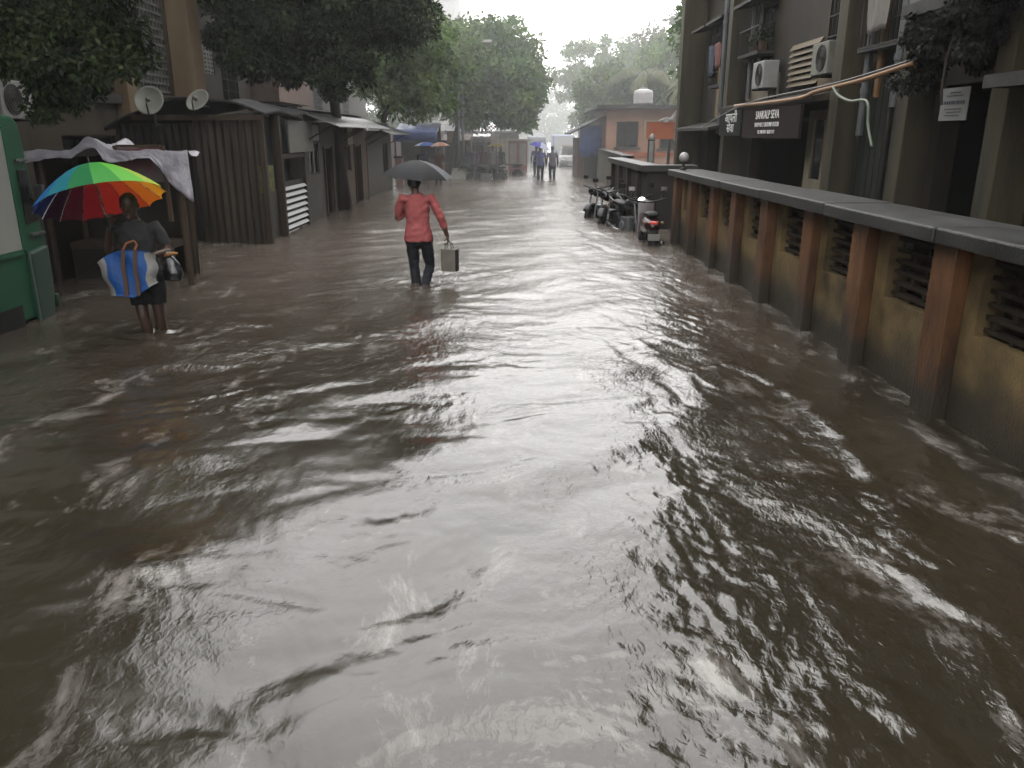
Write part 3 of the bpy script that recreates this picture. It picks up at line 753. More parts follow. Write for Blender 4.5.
for j in range(15):
    z = 2.65 + .075 + j*.15
    m.box(XL-.14, XL-.06, 16.252, 17.848, z-.022, z+.022)
    for k in range(10):
        y = 16.25 + .16*(k+.5) + (.04 if j % 2 else -.04)
        if j < 14: m.box(XL-.13, XL-.07, y-.02, y+.02, z+.023, z+.127)
obj('lattice_screen', m, mat('grey screen blocks', (.13,.13,.115), (.22,.22,.2), 3, .8), lb)
obj('column', MB().box(XL+.003, XL+.46, 17.9, 18.55, BED, 7.59), M_tan, lb, bevel=.015)
obj('column', MB().box(XL+.003, XL+.25, 15.2, 15.6, BED, 7.59), M_tan, lb, bevel=.015)
obj('column', MB().box(XL+.003, XL+.25, 9.4, 9.8, BED, 7.59), M_leftwall, lb, bevel=.015)
for zz in (2.4, 5.1):
    obj('floor_band', MB().box(XL+.003, XL+.12, -5.9, 17.85, zz, zz+.16), M_slab, lb)
ac_unit('white air conditioner on the tan building above the green van', XL+.0, -1, 11.55, 2.32, .75, .5, .32)
ac_unit('dirty air conditioner half hidden by leaves on the tan building', XL+.0, -1, 12.6, 3.75, .75, .5, .32, M_pale)

lb2 = thing('apartment_building', 'dim recessed apartment building with a pale lattice window, behind the big dark tree', 'building', (-11, 27, BED))
XB = -8.4
win = []
for zb in (2.3, 5.1):
    for (a, b) in ((24.4, 25.8), (27, 28.4), (29.6, 31.2), (32.2, 33.6), (35.5, 37), (38.5, 40), (41.5, 43)):
        win.append((a, b, zb+.5, zb+1.75))
jal = onx(195, 60, XB).y, onx(213.5, 60, XB).y
ja, jb = min(jal), max(jal)
zj0, zj1 = onx(204, 72.5, XB).z, onx(204, 42.5, XB).z
obj('wall', wall_with_holes(MB(), XB-.22, XB, 19, 48, BED, 7.6, win+[(ja, jb, zj0, zj1)]).box(-14, XB-.223, 47.78, 48, BED, 7.6).box(-14, XB-.223, 19, 19.2, BED, 7.6), M_leftwall, lb2)
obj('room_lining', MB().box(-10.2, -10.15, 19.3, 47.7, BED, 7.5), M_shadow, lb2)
obj('roof', MB().box(-14.3, XB+.5, 18.9, 48.3, 7.603, 7.8), M_slab, lb2)
for w in win: facade_window(lb2, XB, -1, *w, grille=True, hood=True)
m = MB(); ny, nz = 6, 7
for j in range(nz+1):
    z = zj0 + (zj1-zj0)*j/nz; m.box(XB-.12, XB-.02, ja+.003, jb-.003, max(z-.035, zj0+.002), min(z+.035, zj1-.002))
for k in range(ny+1):
    y = ja + (jb-ja)*k/ny; m.box(XB-.115, XB-.025, max(y-.06, ja+.004), min(y+.06, jb-.004), zj0+.004, zj1-.004)
obj('lattice_screen', m, M_pale, lb2)
obj('balcony', MB().box(XB+.003, XB+.9, 27, 31.5, 2.9, 3.7), mat('pink balcony', (.30,.20,.16), (.40,.30,.25), 2, .75), lb2)
obj('balcony', MB().box(XB+.003, XB+.9, 21.5, 24.2, 5.6, 6.4), M_slab, lb2)
obj('wall_panel', MB().box(XB+.003, XB+.4, 31.8, 33.6, 1.4, 3.2), M_tan, lb2)

# tall block far behind the trees, and the last blocks that close the street
def far_block(label, x0, x1, y0, y1, h, m, rows_, cols_):
    t = thing('apartment_tower', label, 'building', ((x0+x1)/2, y0, BED))
    obj('wall', MB().box(x0, x1, y0, y1, BED, h), m, t)
    for r in range(rows_):
        for c in range(cols_):
            w = (x1-x0)/cols_; xx = x0 + w*(c+.28); zz = 1.6 + r*(h-1.5)/rows_
            obj('window', MB().box(xx, xx+w*.45, y0-.06, y0-.003, zz, zz+.95), M_glass, t)
            obj('ledge', MB().box(xx-.15, xx+w*.45+.15, y0-.5, y0-.003, zz+1.0, zz+1.12), M_slab, t)
    for r in range(rows_):
        k = max(3, int((y1-y0)/2.6))
        for c in range(k):
            yy = y0 + (y1-y0)*(c+.3)/k; zz = 1.6 + r*(h-1.5)/rows_
            obj('window', MB().box(x1+.003, x1+.06, yy, yy+1.1, zz, zz+.95), M_glass, t)
    obj('roof', MB().box(x0-.3, x1+.3, y0-.3, y1+.3, h+.003, h+.25), M_slab, t)
    return t
far_block('hazy pale apartment tower rising above the green street tree', -9.5, -4.0, 66, 76, 15, M_tower, 6, 3)

# ------------------------------------------------------------------ shacks along the left kerb
t = thing('corrugated_shack', 'dark corrugated tin shack with a black sheeted roof and an open side doorway', 'shack', (-5.4, 16, BED))
YS = 14.3
def corr(x0, x1, z0, z1, y, pitch=.12, amp=.022):
    n = int((x1-x0)/pitch*6)+1
    return MB().grid(lambda a, b: (x0+(x1-x0)*a, y + amp*math.sin(2*PI*(x0+(x1-x0)*a)/pitch), z0+(z1-z0)*b), n, 2)
p0, p1, pm_ = at(192, 118, YS), at(257, 114, YS), at(128, 118, YS)
obj('side_panel', corr(p0.x, p1.x, BED, 2.17, YS, .13, .024), M_corr, t, smooth=True)
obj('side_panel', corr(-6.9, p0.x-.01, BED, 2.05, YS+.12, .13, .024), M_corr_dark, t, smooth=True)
obj('corner_post', MB().box(p1.x+.004, p1.x+.09, YS-.04, YS+.06, BED, 2.22), M_wood, t)
obj('corner_post', MB().box(p1.x+.0, p1.x+.09, 15.25, 15.35, BED, 2.2), M_wood, t)
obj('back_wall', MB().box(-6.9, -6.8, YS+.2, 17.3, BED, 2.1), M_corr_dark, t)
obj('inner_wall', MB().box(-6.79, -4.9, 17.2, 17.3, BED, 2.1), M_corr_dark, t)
rf = MB().grid(lambda a, b: (-7.0 + 2.75*a, 14.22 + 3.1*b, 1.95 + .50*math.sin(PI*min(1, max(0, a)*.80)) + .03*math.sin(9*b+5*a) + .02*math.sin(17*a+3*b)), 26, 26)
obj('roof', rf, M_tarp_dark, t, smooth=True, solid=.05)
obj('fascia', MB().box(p0.x-1.0, p1.x+.12, 14.2, 14.25, 2.10, 2.19), M_wood, t)
zb = onx(268, 192, -4.42).z
obj('half_door', MB().box(-4.46, -4.42, 14.42, 15.2, BED, zb+.02), M_shack, t)
t2 = thing('poster', 'yellow and green poster pasted inside the shack doorway', 'poster', (-4.40, 14.9, .9))
a, b = onx(266, 193, -4.40), onx(273, 165, -4.40)
obj('sheet', MB().box(-4.415, -4.405, a.y-.2, b.y, a.z, b.z), mat('yellow print', (.32,.28,.06), (.12,.16,.08), 9, .7, lo=.45, hi=.55), t2)

# second shack: pale board, hanging cloth, bright slatted lower shutter
t = thing('roadside_shack', 'shack with a pale square board over a bright silver slatted lower shutter', 'shack', (-5.2, 16.5, BED))
XSK = -4.5
ya, yb_ = 15.42, 17.6
obj('frame', MB().box(XSK, XSK+.07, ya, ya+.08, BED, 2.3).box(XSK, XSK+.07, yb_-.08, yb_, BED, 2.3).box(XSK, XSK+.06, ya+.08, yb_-.08, 1.42, 1.5).box(XSK, XSK+.06, ya+.08, yb_-.08, 2.2, 2.3), M_wood, t)
a, b = onx(286, 142, XSK+.02), onx(308, 115, XSK+.02)
obj('name_board', MB().box(XSK+.064, XSK+.09, a.y, b.y, 1.52, 2.14), M_pale, t)
obj('inner_wall', MB().box(XSK-.35, XSK-.3, ya, yb_, BED, 2.2), mat('blue grey inner', (.05,.06,.065), (.10,.115,.12), 3, .7), t)
cl = MB().grid(lambda a_, b_: (XSK - .06 + .03*math.sin(a_*22), ya+.25+.5*a_, .75 + .62*b_), 24, 6)
obj('curtain', cl, M_pale, t, smooth=True, solid=.01)
for j in range(8):
    z = -.06 + j*.125
    obj('slat', MB().prism([(XSK+.01, z), (XSK+.075, z+.005), (XSK+.03, z+.062), (XSK+.01, z+.062)], ya+.09, yb_-.09, 'XZ'), M_shutter, t)
obj('shutter_back', MB().box(XSK-.02, XSK+.008, ya+.085, yb_-.085, BED, .98), M_corr_dark, t)

def shack(label, y0, y1, m, door=None, win=None, h=2.15, awn=True, extra=None, x=XSK):
    t = thing('roadside_shack', label, 'shack', (x-.6, (y0+y1)/2, BED))
    hs = []
    if door: hs.append((door[0], door[1], BED-.0, 1.55))
    if win: hs.append(win)
    obj('wall', wall_with_holes(MB(), x-.06, x, y0+.02, y1-.02, BED, h, hs).box(x-1.6, x-.063, y0+.02, y0+.07, BED, h).box(x-1.6, x-.063, y1-.07, y1-.02, BED, h).box(x-1.65, x-1.602, y0+.02, y1-.02, BED, h), m, t)
    if door:
        obj('door', MB().box(x-.22, x-.18, door[0]+.01, door[1]-.01, BED, 1.53), M_woodred, t)
        obj('door_frame', MB().box(x+.002, x+.04, door[0]-.06, door[0], BED, 1.6).box(x+.002, x+.04, door[1], door[1]+.06, BED, 1.6), M_wood, t)
    if win:
        w = obj('window', MB().box(x-.05, x-.02, (win[0]+win[1])/2-.02, (win[0]+win[1])/2+.02, win[2], win[3]).box(x-.05, x-.02, win[0]+.002, win[0]+.04, win[2]+.002, win[3]-.002).box(x-.05, x-.02, win[1]-.04, win[1]-.002, win[2]+.002, win[3]-.002).box(x-.056, x-.015, win[0]+.002, win[1]-.002, win[2]+.003, win[2]+.04).box(x-.056, x-.015, win[0]+.002, win[1]-.002, win[3]-.04, win[3]-.003), M_wood, t)
        obj('pane', MB().box(x-.055, x-.052, win[0], win[1], win[2], win[3]), M_glass, w)
    if awn:
        n = int((y1-y0)/.1)*2+1
        a = MB().grid(lambda a_, b_: (x - .15 + .95*b_, y0 + (y1-y0)*a_, h + .22 - .34*b_ + .012*math.sin(2*PI*(y1-y0)*a_/.2)), n*2, 3)
        obj('tin_awning', a, M_tin_roof, t, smooth=True, solid=.008)
        for yy in (y0+.25, y1-.25):
            obj('awning_strut', MB().tube([(x+.0, yy, h-.42), (x+.68, yy, h-.06)], .02, 6), M_wood, t)
    obj('roof', MB().grid(lambda a_, b_: (x - 1.75 + 1.7*b_, y0 + (y1-y0)*a_, h + .10 + .16*b_), 2, 2), M_tin_roof, t, solid=.03)
    return t
s3 = shack('brown boarded shack with a dark doorway and an old door', 17.7, 21.6, M_shack, door=(19.6, 20.4), win=(18.2, 19.1, 1.0, 1.7))
shack('grey shack with a small window, beyond the street tree trunk', 21.7, 25.4, M_woodred, door=(23.4, 24.3), win=(22.1, 22.9, .9, 1.6))
shack('low brown shack with a shuttered front, last before the blue tarpaulin', 25.5, 30.6, M_shack, win=(28.6, 29.8, .5, 1.6), h=2.0)
for (y, z0, z1, w, lab, m) in ((18.6, 1.74, 2.08, .75, 'small white board under the tin awning of the brown shack', M_white), (22.6, 1.62, 2.05, .8, 'cream board on the grey shack front', M_cream)):
    t = thing('name_board', lab, 'board', (XSK+.05, y, z0))
    obj('sheet', MB().box(XSK+.045, XSK+.07, y-w/2, y+w/2, z0, z1), m, t, bevel=.004)
    obj('edging', MB().box(XSK+.042, XSK+.078, y-w/2-.03, y-w/2-.002, z0-.02, z1+.02).box(XSK+.042, XSK+.078, y+w/2+.002, y+w/2+.03, z0-.02, z1+.02), M_wood, t)
a = onx(379, 188, -4.35)
t = thing('kerb_post', 'pink painted square post at the end of the shack row', 'post', (-4.35, 31.6, BED))
obj('shaft', MB().box(-4.5, -4.22, 31.45, 31.75, BED, 1.02), mat('pink paint', (.42,.24,.22), (.52,.33,.30), 3, .6), t, bevel=.01)
obj('cap', MB().box(-4.54, -4.18, 31.41, 31.79, 1.022, 1.1), M_slab, t)
t = thing('railing', 'dark upright kerb railing running on from the pink post', 'railing', (-4.4, 34, BED))
for k in range(14):
    obj('bar', MB().tube([(-4.38, 32+k*.32, BED), (-4.38, 32+k*.32, .72)], .035, 6), M_pale if k % 2 else M_grille, t)
obj('rail', MB().tube([(-4.38, 31.8, .75), (-4.38, 36.4, .75)], .035, 6), M_grille, t)

# satellite dishes on the shack roof
def dish(label, px, py, Y, r, az, el, zroof):
    c = at(px, py, Y)
    t = thing('satellite_dish', label, 'satellite dish', (c.x, c.y+.12, zroof), group='satellite dishes over the shack roofs')
    q = Vector((math.sin(az)*math.cos(el), -math.cos(az)*math.cos(el), math.sin(el))).to_track_quat('Z', 'Y').to_matrix().to_4x4()
    M = Matrix.Translation(c) @ q
    pr = [(max(r*i/8, .001), .28*r*(i/8)**2) for i in range(9)]
    m = MB(); n = 28
    vs = [M @ Vector((a*math.cos(2*PI*j/n), a*math.sin(2*PI*j/n)*1.08, h)) for a, h in pr for j in range(n)]
    m.add(vs, [(i_*n+j, i_*n+(j+1) % n, (i_+1)*n+(j+1) % n, (i_+1)*n+j) for i_ in range(8) for j in range(n)])
    obj('reflector', m, M_pale, t, smooth=True, solid=.012)
    f = M @ Vector((0, -r*.12, r*.85))
    a = obj('feed_arm', MB().tube([M @ Vector((0, -r*1.03, .3*r)), M @ Vector((0, -r*.6, .75*r)), f], .012, 6), M_grille, t)
    obj('feed_horn', MB().tube([f, f + (M @ Vector((0,.0,.0)) - f).normalized()*.09], [.03,.04], 10), M_pale, t)
    obj('bracket', MB().tube([(c.x, c.y+.12, zroof+.03), (c.x, c.y+.45, zroof+.03)], .02, 6), M_steel, t)
    obj('mast', MB().tube([(c.x, c.y+.12, zroof), (c.x, c.y+.12, c.z-.08), M @ Vector((0,0,-.02))], .022, 8), M_steel, t, smooth=True)
dish('white satellite dish with a dark feed arm, over the grey tarpaulin', 150, 102, 14.0, .235, math.radians(8), math.radians(24), 2.0)
dish('cream satellite dish at the foot of the tan column, above the tin shack', 199, 102, 14.0, .20, math.radians(-14), math.radians(38), 2.3)

# ------------------------------------------------------------------ tarpaulin stall behind the person with the rainbow umbrella
t = thing('market_stall', 'dark stall with wooden posts and a counter under a grey tarpaulin', 'stall', (-5.0, 11, BED))
for (x, y, z) in ((-4.16,10.15,1.66), (-5.9,10.2,1.62), (-4.45,11.1,1.66), (-5.95,11.1,1.66)):
    obj('post', MB().tube([(x,y,BED),(x+.02,y,z)], .045, 8), M_wood, t)
obj('counter', MB().box(-5.85, -4.5, 10.5, 11.0, .42, .5), M_wood, t)
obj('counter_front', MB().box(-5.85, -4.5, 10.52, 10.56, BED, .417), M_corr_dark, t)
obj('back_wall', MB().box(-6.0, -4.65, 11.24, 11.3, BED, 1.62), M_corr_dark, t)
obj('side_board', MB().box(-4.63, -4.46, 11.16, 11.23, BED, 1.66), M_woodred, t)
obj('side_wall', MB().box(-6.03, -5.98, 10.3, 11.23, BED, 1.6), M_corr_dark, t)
c1, c2 = at(121, 182, 10.45), at(160, 148, 10.45)
t = thing('display_board', 'faded pink and grey poster board hanging under the tarpaulin edge', 'board', ((c1.x+c2.x)/2, 10.45, c1.z))
obj('sheet', MB().box(c1.x, c2.x, 10.45, 10.47, c1.z, c2.z), mat('faded poster', (.22,.20,.19), (.30,.11,.12), 3.2, .7, lo=.46, hi=.54), t)
obj('frame', MB().box(c1.x-.04, c1.x-.002, 10.44, 10.48, c1.z-.03, c2.z+.03).box(c2.x+.002, c2.x+.05, 10.44, 10.48, c1.z-.5, c2.z+.03).box(c1.x, c2.x, 10.44, 10.48, c2.z+.002, c2.z+.04), M_woodred, t)
tl, tr = at(20, 146, 10.1), at(188, 143, 10.1)
def tarp_pt(a, b):
    x = -6.3 + (tr.x+6.3)*a
    front = 1.655 + .025*math.sin(6*a) + .17*math.exp(-((a-.50)/.07)**2) + .05*math.exp(-((a-.8)/.2)**2)
    w = .9*(.014*math.sin(31*a+4*b) + .02*float(perlin(np.array([a*9.]), np.array([b*3.]), 71)[0])*2 + .03*float(perlin(np.array([a*26.+b*5]), np.array([b*9.-a*4]), 72)[0]))
    if b < .28:     # valance hanging over the front edge
        k = b/.28; drop = .12 + .03*math.sin(14*a) + .45*max(0, (a-.80)/.20)**.8
        return (x + .03*math.sin(40*a)*(1-k), 10.02 + w*1.2*(1-k) + .02*k, front - drop*(1-k) + w*.5)
    k = (b-.28)/.72
    return (x - .32*a*k, 10.04 + 1.25*k, front - .03*k - .07*math.sin(PI*k) + w*.8)
tp = obj('tarpaulin', MB().grid(tarp_pt, 120, 44), M_tarp, None, smooth=True, solid=.008)
tag(tp, 'wrinkled grey tarpaulin thrown over the stall and drooping at its end', 'tarpaulin')

# ------------------------------------------------------------------ green van at the picture edge
XV = -5.0
t = thing('delivery_van', 'dark green van with a large pale grey side panel standing in the water', 'van', (-5.7, 7, BED))
prof = [(4.2, .02), (4.2, 1.95), (4.35, 2.04), (8.30, 2.04), (8.40, 1.98), (8.43, 1.75), (8.47, 1.10), (8.50, .90), (8.53, .78), (8.50, .30), (8.42, .06), (8.30, .02)]
b_ = MB().prism(prof, XV-1.5, XV, 'YZ')
obj('body', b_, M_green, t, bevel=.03)
obj('side_panel', MB().box(XV+.004, XV+.022, 5.2, 8.06, .74, 1.90), M_panel, t, bevel=.006)
obj('panel_frame', MB().box(XV+.003, XV+.03, 8.062, 8.10, .70, 1.93).box(XV+.003, XV+.03, 5.1, 8.10, .69, .737), M_green, t)
obj('side_window', MB().prism([(8.22, .98), (8.22, 1.52), (8.38, 1.52), (8.44, 1.0)], XV+.003, XV+.012, 'YZ'), M_glass, t)
obj('trim', MB().box(XV+.003, XV+.035, 8.20, 8.40, 1.60, 1.625), M_chrome, t)
obj('trim', MB().box(XV+.003, XV+.04, 8.24, 8.48, .86, .885), M_chrome, t)
obj('windscreen', MB().prism([(8.436,1.72),(8.446,1.72),(8.485,1.13),(8.475,1.13)], XV-1.4, XV-.1, 'YZ'), M_glass, t)
obj('skirt', MB().prism([(8.13, -.1), (8.13, .70), (8.47, .74), (8.45, .25), (8.38, -.05)], XV-.02, XV+.05, 'YZ'), M_greendk, t, bevel=.02)
obj('bumper', MB().box(XV-1.5, XV+.02, 8.51, 8.58, .05, .2), M_greendk, t, bevel=.02)
lm = obj('headlight', MB().lathe([(.08,0),(.07,.03),(.03,.045)], (XV-.2, 8.51, .5), 'Y', 14), M_glass, t)
for y in (7.45, 5.1):
    w = obj('wheel', MB().lathe([(.20,-.09),(.30,-.08),(.32,-.04),(.32,.04),(.30,.08),(.20,.09)], (XV-.12, y, BED+.32), 'X', 24), M_black, t)
    obj('rim', MB().lathe([(.19,-.02),(.19,.085),(.08,.09),(.05,.12)], (XV-.12, y, BED+.32), 'X', 18), M_steel, w)
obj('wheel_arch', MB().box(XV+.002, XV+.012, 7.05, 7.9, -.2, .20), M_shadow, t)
mi_ = obj('wing_mirror', MB().cbox((XV+.10, 8.40, 1.28), (.10,.05,.17)), M_blackpaint, t, bevel=.012)
obj('stalk', MB().tube([(XV, 8.42, 1.2), (XV+.08, 8.41, 1.24)], .012, 6), M_blackpaint, mi_)

# ------------------------------------------------------------------ trees
def leaf_crown(name, parent, clumps, per, size, m, droop=.35, seed=1, aspect=.45):
    r = np.random.default_rng(seed)
    C_ = np.repeat(np.array([c[:3] for c in clumps], float), per, 0); R_ = np.repeat(np.array([c[3] for c in clumps], float), per)
    n = len(C_)
    d = r.normal(size=(n,3)); d /= np.linalg.norm(d, axis=1)[:,None]
    p = C_ + d * (R_ * r.uniform(.15, 1, n)**.55)[:,None] * np.array([1,1,.78])
    ax = d*.6 + r.normal(size=(n,3))*.8; ax[:,2] -= droop; ax /= np.linalg.norm(ax, axis=1)[:,None]
    o_ = r.normal(size=(n,3)); o_[:,2] *= .5; sd_ = np.cross(ax, o_); sd_ /= np.linalg.norm(sd_, axis=1)[:,None]+1e-9
    L_ = size*r.uniform(.6, 1.35, n)[:,None]
    a = p; b = p + ax*L_*.5 + sd_*L_*aspect*.5; c = p + ax*L_; e = p + ax*L_*.5 - sd_*L_*aspect*.5
    nrm = np.cross(ax, sd_); c = c - nrm*L_*.12
    bs_ = np.array(BASE[parent.name])
    v = np.stack([a,b,c,e], 1).reshape(-1,3) - bs_
    me = bpy.data.meshes.new(name)
    me.vertices.add(len(v)); me.vertices.foreach_set('co', v.astype(np.float32).ravel())
    me.loops.add(len(v)); me.loops.foreach_set('vertex_index', np.arange(len(v), dtype=np.int32))
    me.polygons.add(n); me.polygons.foreach_set('loop_start', np.arange(0, 4*n, 4, dtype=np.int32)); me.polygons.foreach_set('loop_total', np.full(n, 4, np.int32))
    me.update(calc_edges=True); me.materials.append(m)
    o = link(bpy.data.objects.new(name, me)); o.parent = parent
    return o

def crown_clumps(c, rad, n, rc, seed, flat=.0, low=None, inner=.25):
    r = np.random.default_rng(seed); out = []
    lob = r.normal(size=(7,3)); lob /= np.linalg.norm(lob, axis=1)[:,None]
    while len(out) < n:
        d = r.normal(size=3); d /= np.linalg.norm(d)
        bulge = .80 + .28*max(0, max(lob @ d))**3 + r.normal()*.06
        k = (inner + (1-inner)*r.uniform()**.5)*bulge
        p = np.array(c) + d*np.array(rad)*k
        if low is not None and p[2] < low + r.uniform(0,.5): continue
        out.append((*p, rc*r.uniform(.6, 1.35)))
    return out

def tree(name, label, base, trunk, limbs, clumps, per, size, m, group=None, seed=1, r0=.16, droop=.35):
    t = thing(name, label, 'tree', base, group)
    k = len(trunk)
    obj('trunk', MB().tube(trunk, [r0*(1.25 if i_ == 0 else 1)*(1-.55*i_/(k-1)) for i_ in range(k)], 10), M_bark, t, smooth=True)
    for l in limbs:
        j = len(l); obj('limb', MB().tube(l, [r0*.5*(1-.75*i_/(j-1)) for i_ in range(j)], 7), M_bark, t, smooth=True)
    leaf_crown('crown', t, clumps, per, size, m, droop, seed)
    return t
def fork(top, ends, seed=0):
    r = np.random.default_rng(seed); out = []
    for e in ends:
        a, b = Vector(top), Vector(e); mid = a.lerp(b, .5) + Vector(r.normal(size=3)*.12) + Vector((0,0,.15))
        out.append([a, mid, b])
    return out

# tree overhanging the van
cl = crown_clumps((-6.5, 9.6, 4.1), (2.1, 2.3, 1.8), 120, .27, 3, low=2.3)
cl += crown_clumps((-7.3, 9.4, 7.6), (2.5, 2.8, 4.2), 230, .42, 4, low=3.6)  # upper crown out of view, shaped tall to darken the water's reflection
cl += [(at(20+115*random.random()**1.2, 12+80*random.random()**1.3, 9.6).x, 9.2+.9*random.random(), 2.35+1.1*random.random(), .22) for _ in range(48)]
cl += [(-6.0+.9*random.random(), 9.0+1.0*random.random(), 2.05+.8*random.random(), .2) for _ in range(22)]
cl += [(-6.6+.8*random.random(), 9.6+.8*random.random(), 1.95+.6*random.random(), .16) for _ in range(10)]
cl += [(at(115+i_*9, 2, 9.2).x, 9.2+.4*random.random(), 3.42+.14*random.random(), .17) for i_ in range(12)]
cl += [(-4.9+.9*random.random(), 9.0+1.0*random.random(), 3.5+.5*random.random(), .2) for _ in range(14)]
def pxy(c):
    t_ = c[1]*cT - (c[2]-CAM_H)*sT; return 512 + FPX*c[0]/t_, 384 - FPX*(c[1]*sT + (c[2]-CAM_H)*cT)/t_
cl = [c for c in cl if not (pxy(c)[0] < 34 and pxy(c)[1] > 62 and c[1] < 11.5)]
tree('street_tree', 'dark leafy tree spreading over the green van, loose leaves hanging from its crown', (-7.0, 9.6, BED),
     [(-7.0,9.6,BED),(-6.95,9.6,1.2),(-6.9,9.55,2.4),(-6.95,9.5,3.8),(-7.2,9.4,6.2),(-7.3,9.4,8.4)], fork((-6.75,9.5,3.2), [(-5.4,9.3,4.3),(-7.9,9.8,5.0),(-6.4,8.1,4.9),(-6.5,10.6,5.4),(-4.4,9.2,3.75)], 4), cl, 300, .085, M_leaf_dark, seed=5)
# big dark tree leaning over the shacks
cl = crown_clumps((-5.2, 21.5, 5.9), (3.5, 3.6, 2.7), 240, .5, 8, low=3.5)
cl = [c for c in cl if not (c[0] < -6.9 and c[2] < 4.9)]
cl += crown_clumps((-3.4, 21.3, 5.2), (1.5, 1.8, 1.2), 45, .42, 9)
cl += crown_clumps((-5.9, 20.6, 4.2), (1.2, 1.6, 1.2), 50, .42, 10)
cl += [(-4.7+1.2*random.random(), 20.4+random.random(), 2.9+.9*random.random(), .3) for _ in range(14)]
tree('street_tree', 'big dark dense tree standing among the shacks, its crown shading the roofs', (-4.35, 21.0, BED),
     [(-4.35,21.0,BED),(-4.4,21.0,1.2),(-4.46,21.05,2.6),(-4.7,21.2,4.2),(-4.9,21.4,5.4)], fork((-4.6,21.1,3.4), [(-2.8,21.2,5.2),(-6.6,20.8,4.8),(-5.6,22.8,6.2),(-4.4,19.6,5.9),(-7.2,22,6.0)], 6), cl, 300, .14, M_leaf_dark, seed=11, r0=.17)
# mid street trees, paler through the rain
cl = crown_clumps((-3.9, 31.5, 4.4), (2.2, 2.4, 2.3), 120, .5, 13, low=2.5)
tree('street_tree', 'bushy green tree with a dark forked trunk behind the last shack', (-5.0, 30.9, BED),
     [(-5.0,30.9,BED),(-4.95,30.9,1.2),(-4.8,31,2.4),(-4.5,31.1,3.3)], fork((-4.7,31,2.8), [(-3.0,31.2,4.2),(-5.6,31.8,4.6),(-4,32.5,4.8)], 7), cl, 110, .22, M_leaf_mid, seed=14, r0=.15)
cl = crown_clumps((-1.6, 39.0, 4.3), (3.2, 3.2, 2.75), 210, .55, 15, low=2.1)
cl += crown_clumps((.35, 38.6, 3.9), (1.25, 1.8, 1.9), 50, .4, 16)
tree('street_tree', 'wide round green tree over the stalls and the red kiosk', (-2.9, 39.6, BED),
     [(-2.9,39.6,BED),(-2.85,39.6,1.0),(-2.6,39.5,2.2),(-2.2,39.3,3.4)], fork((-2.5,39.5,2.6), [(-.4,38.8,4.2),(-3.9,39.8,4.6),(-1.6,40.6,5.2),(-1.4,37.6,4.6)], 8), cl, 120, .26, M_leaf_mid, seed=17, r0=.2)
# hazy trees across the end of the street
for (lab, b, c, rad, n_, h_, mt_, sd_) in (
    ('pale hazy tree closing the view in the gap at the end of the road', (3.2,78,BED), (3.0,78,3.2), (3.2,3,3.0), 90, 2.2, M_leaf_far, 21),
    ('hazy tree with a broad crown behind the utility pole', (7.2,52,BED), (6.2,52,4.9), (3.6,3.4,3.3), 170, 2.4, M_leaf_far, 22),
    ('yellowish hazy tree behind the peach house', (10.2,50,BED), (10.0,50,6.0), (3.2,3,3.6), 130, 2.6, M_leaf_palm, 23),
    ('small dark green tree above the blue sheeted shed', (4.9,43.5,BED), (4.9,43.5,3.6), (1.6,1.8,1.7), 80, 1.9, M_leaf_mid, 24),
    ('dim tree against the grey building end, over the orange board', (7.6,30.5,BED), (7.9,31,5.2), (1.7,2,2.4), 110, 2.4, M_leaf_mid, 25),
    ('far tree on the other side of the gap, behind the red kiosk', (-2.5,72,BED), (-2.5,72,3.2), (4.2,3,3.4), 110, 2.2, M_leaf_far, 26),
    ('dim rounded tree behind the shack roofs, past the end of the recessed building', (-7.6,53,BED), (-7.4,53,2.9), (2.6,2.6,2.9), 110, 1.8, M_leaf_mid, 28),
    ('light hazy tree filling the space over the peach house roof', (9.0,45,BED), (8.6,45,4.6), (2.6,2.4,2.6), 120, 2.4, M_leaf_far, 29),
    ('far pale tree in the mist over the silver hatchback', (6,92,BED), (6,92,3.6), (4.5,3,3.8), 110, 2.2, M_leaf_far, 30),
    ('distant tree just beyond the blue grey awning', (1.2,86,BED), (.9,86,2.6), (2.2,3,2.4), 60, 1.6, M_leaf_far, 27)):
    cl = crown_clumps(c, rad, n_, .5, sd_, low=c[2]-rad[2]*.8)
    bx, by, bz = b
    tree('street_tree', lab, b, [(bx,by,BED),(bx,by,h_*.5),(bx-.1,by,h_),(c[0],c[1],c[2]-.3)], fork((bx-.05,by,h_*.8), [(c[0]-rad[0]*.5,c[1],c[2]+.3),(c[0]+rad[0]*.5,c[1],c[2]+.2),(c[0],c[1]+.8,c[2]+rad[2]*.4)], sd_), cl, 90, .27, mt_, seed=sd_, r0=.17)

# brown board fence behind the stalls
t = thing('board_fence', 'long brown board fence closing the ground behind the stalls and kiosks', 'fence', (-4.5, 49, BED))
obj('boards', MB().box(-9.5, .3, 49, 49.08, BED, 2.0), M_brown, t)
for k in range(8): obj('post', MB().box(-9.4+k*1.35, -9.28+k*1.35, 48.9, 48.997, BED, 2.15), M_wood, t)
obj('top_rail', MB().box(-9.5, .3, 48.93, 49.12, 2.003, 2.1), M_wood, t)
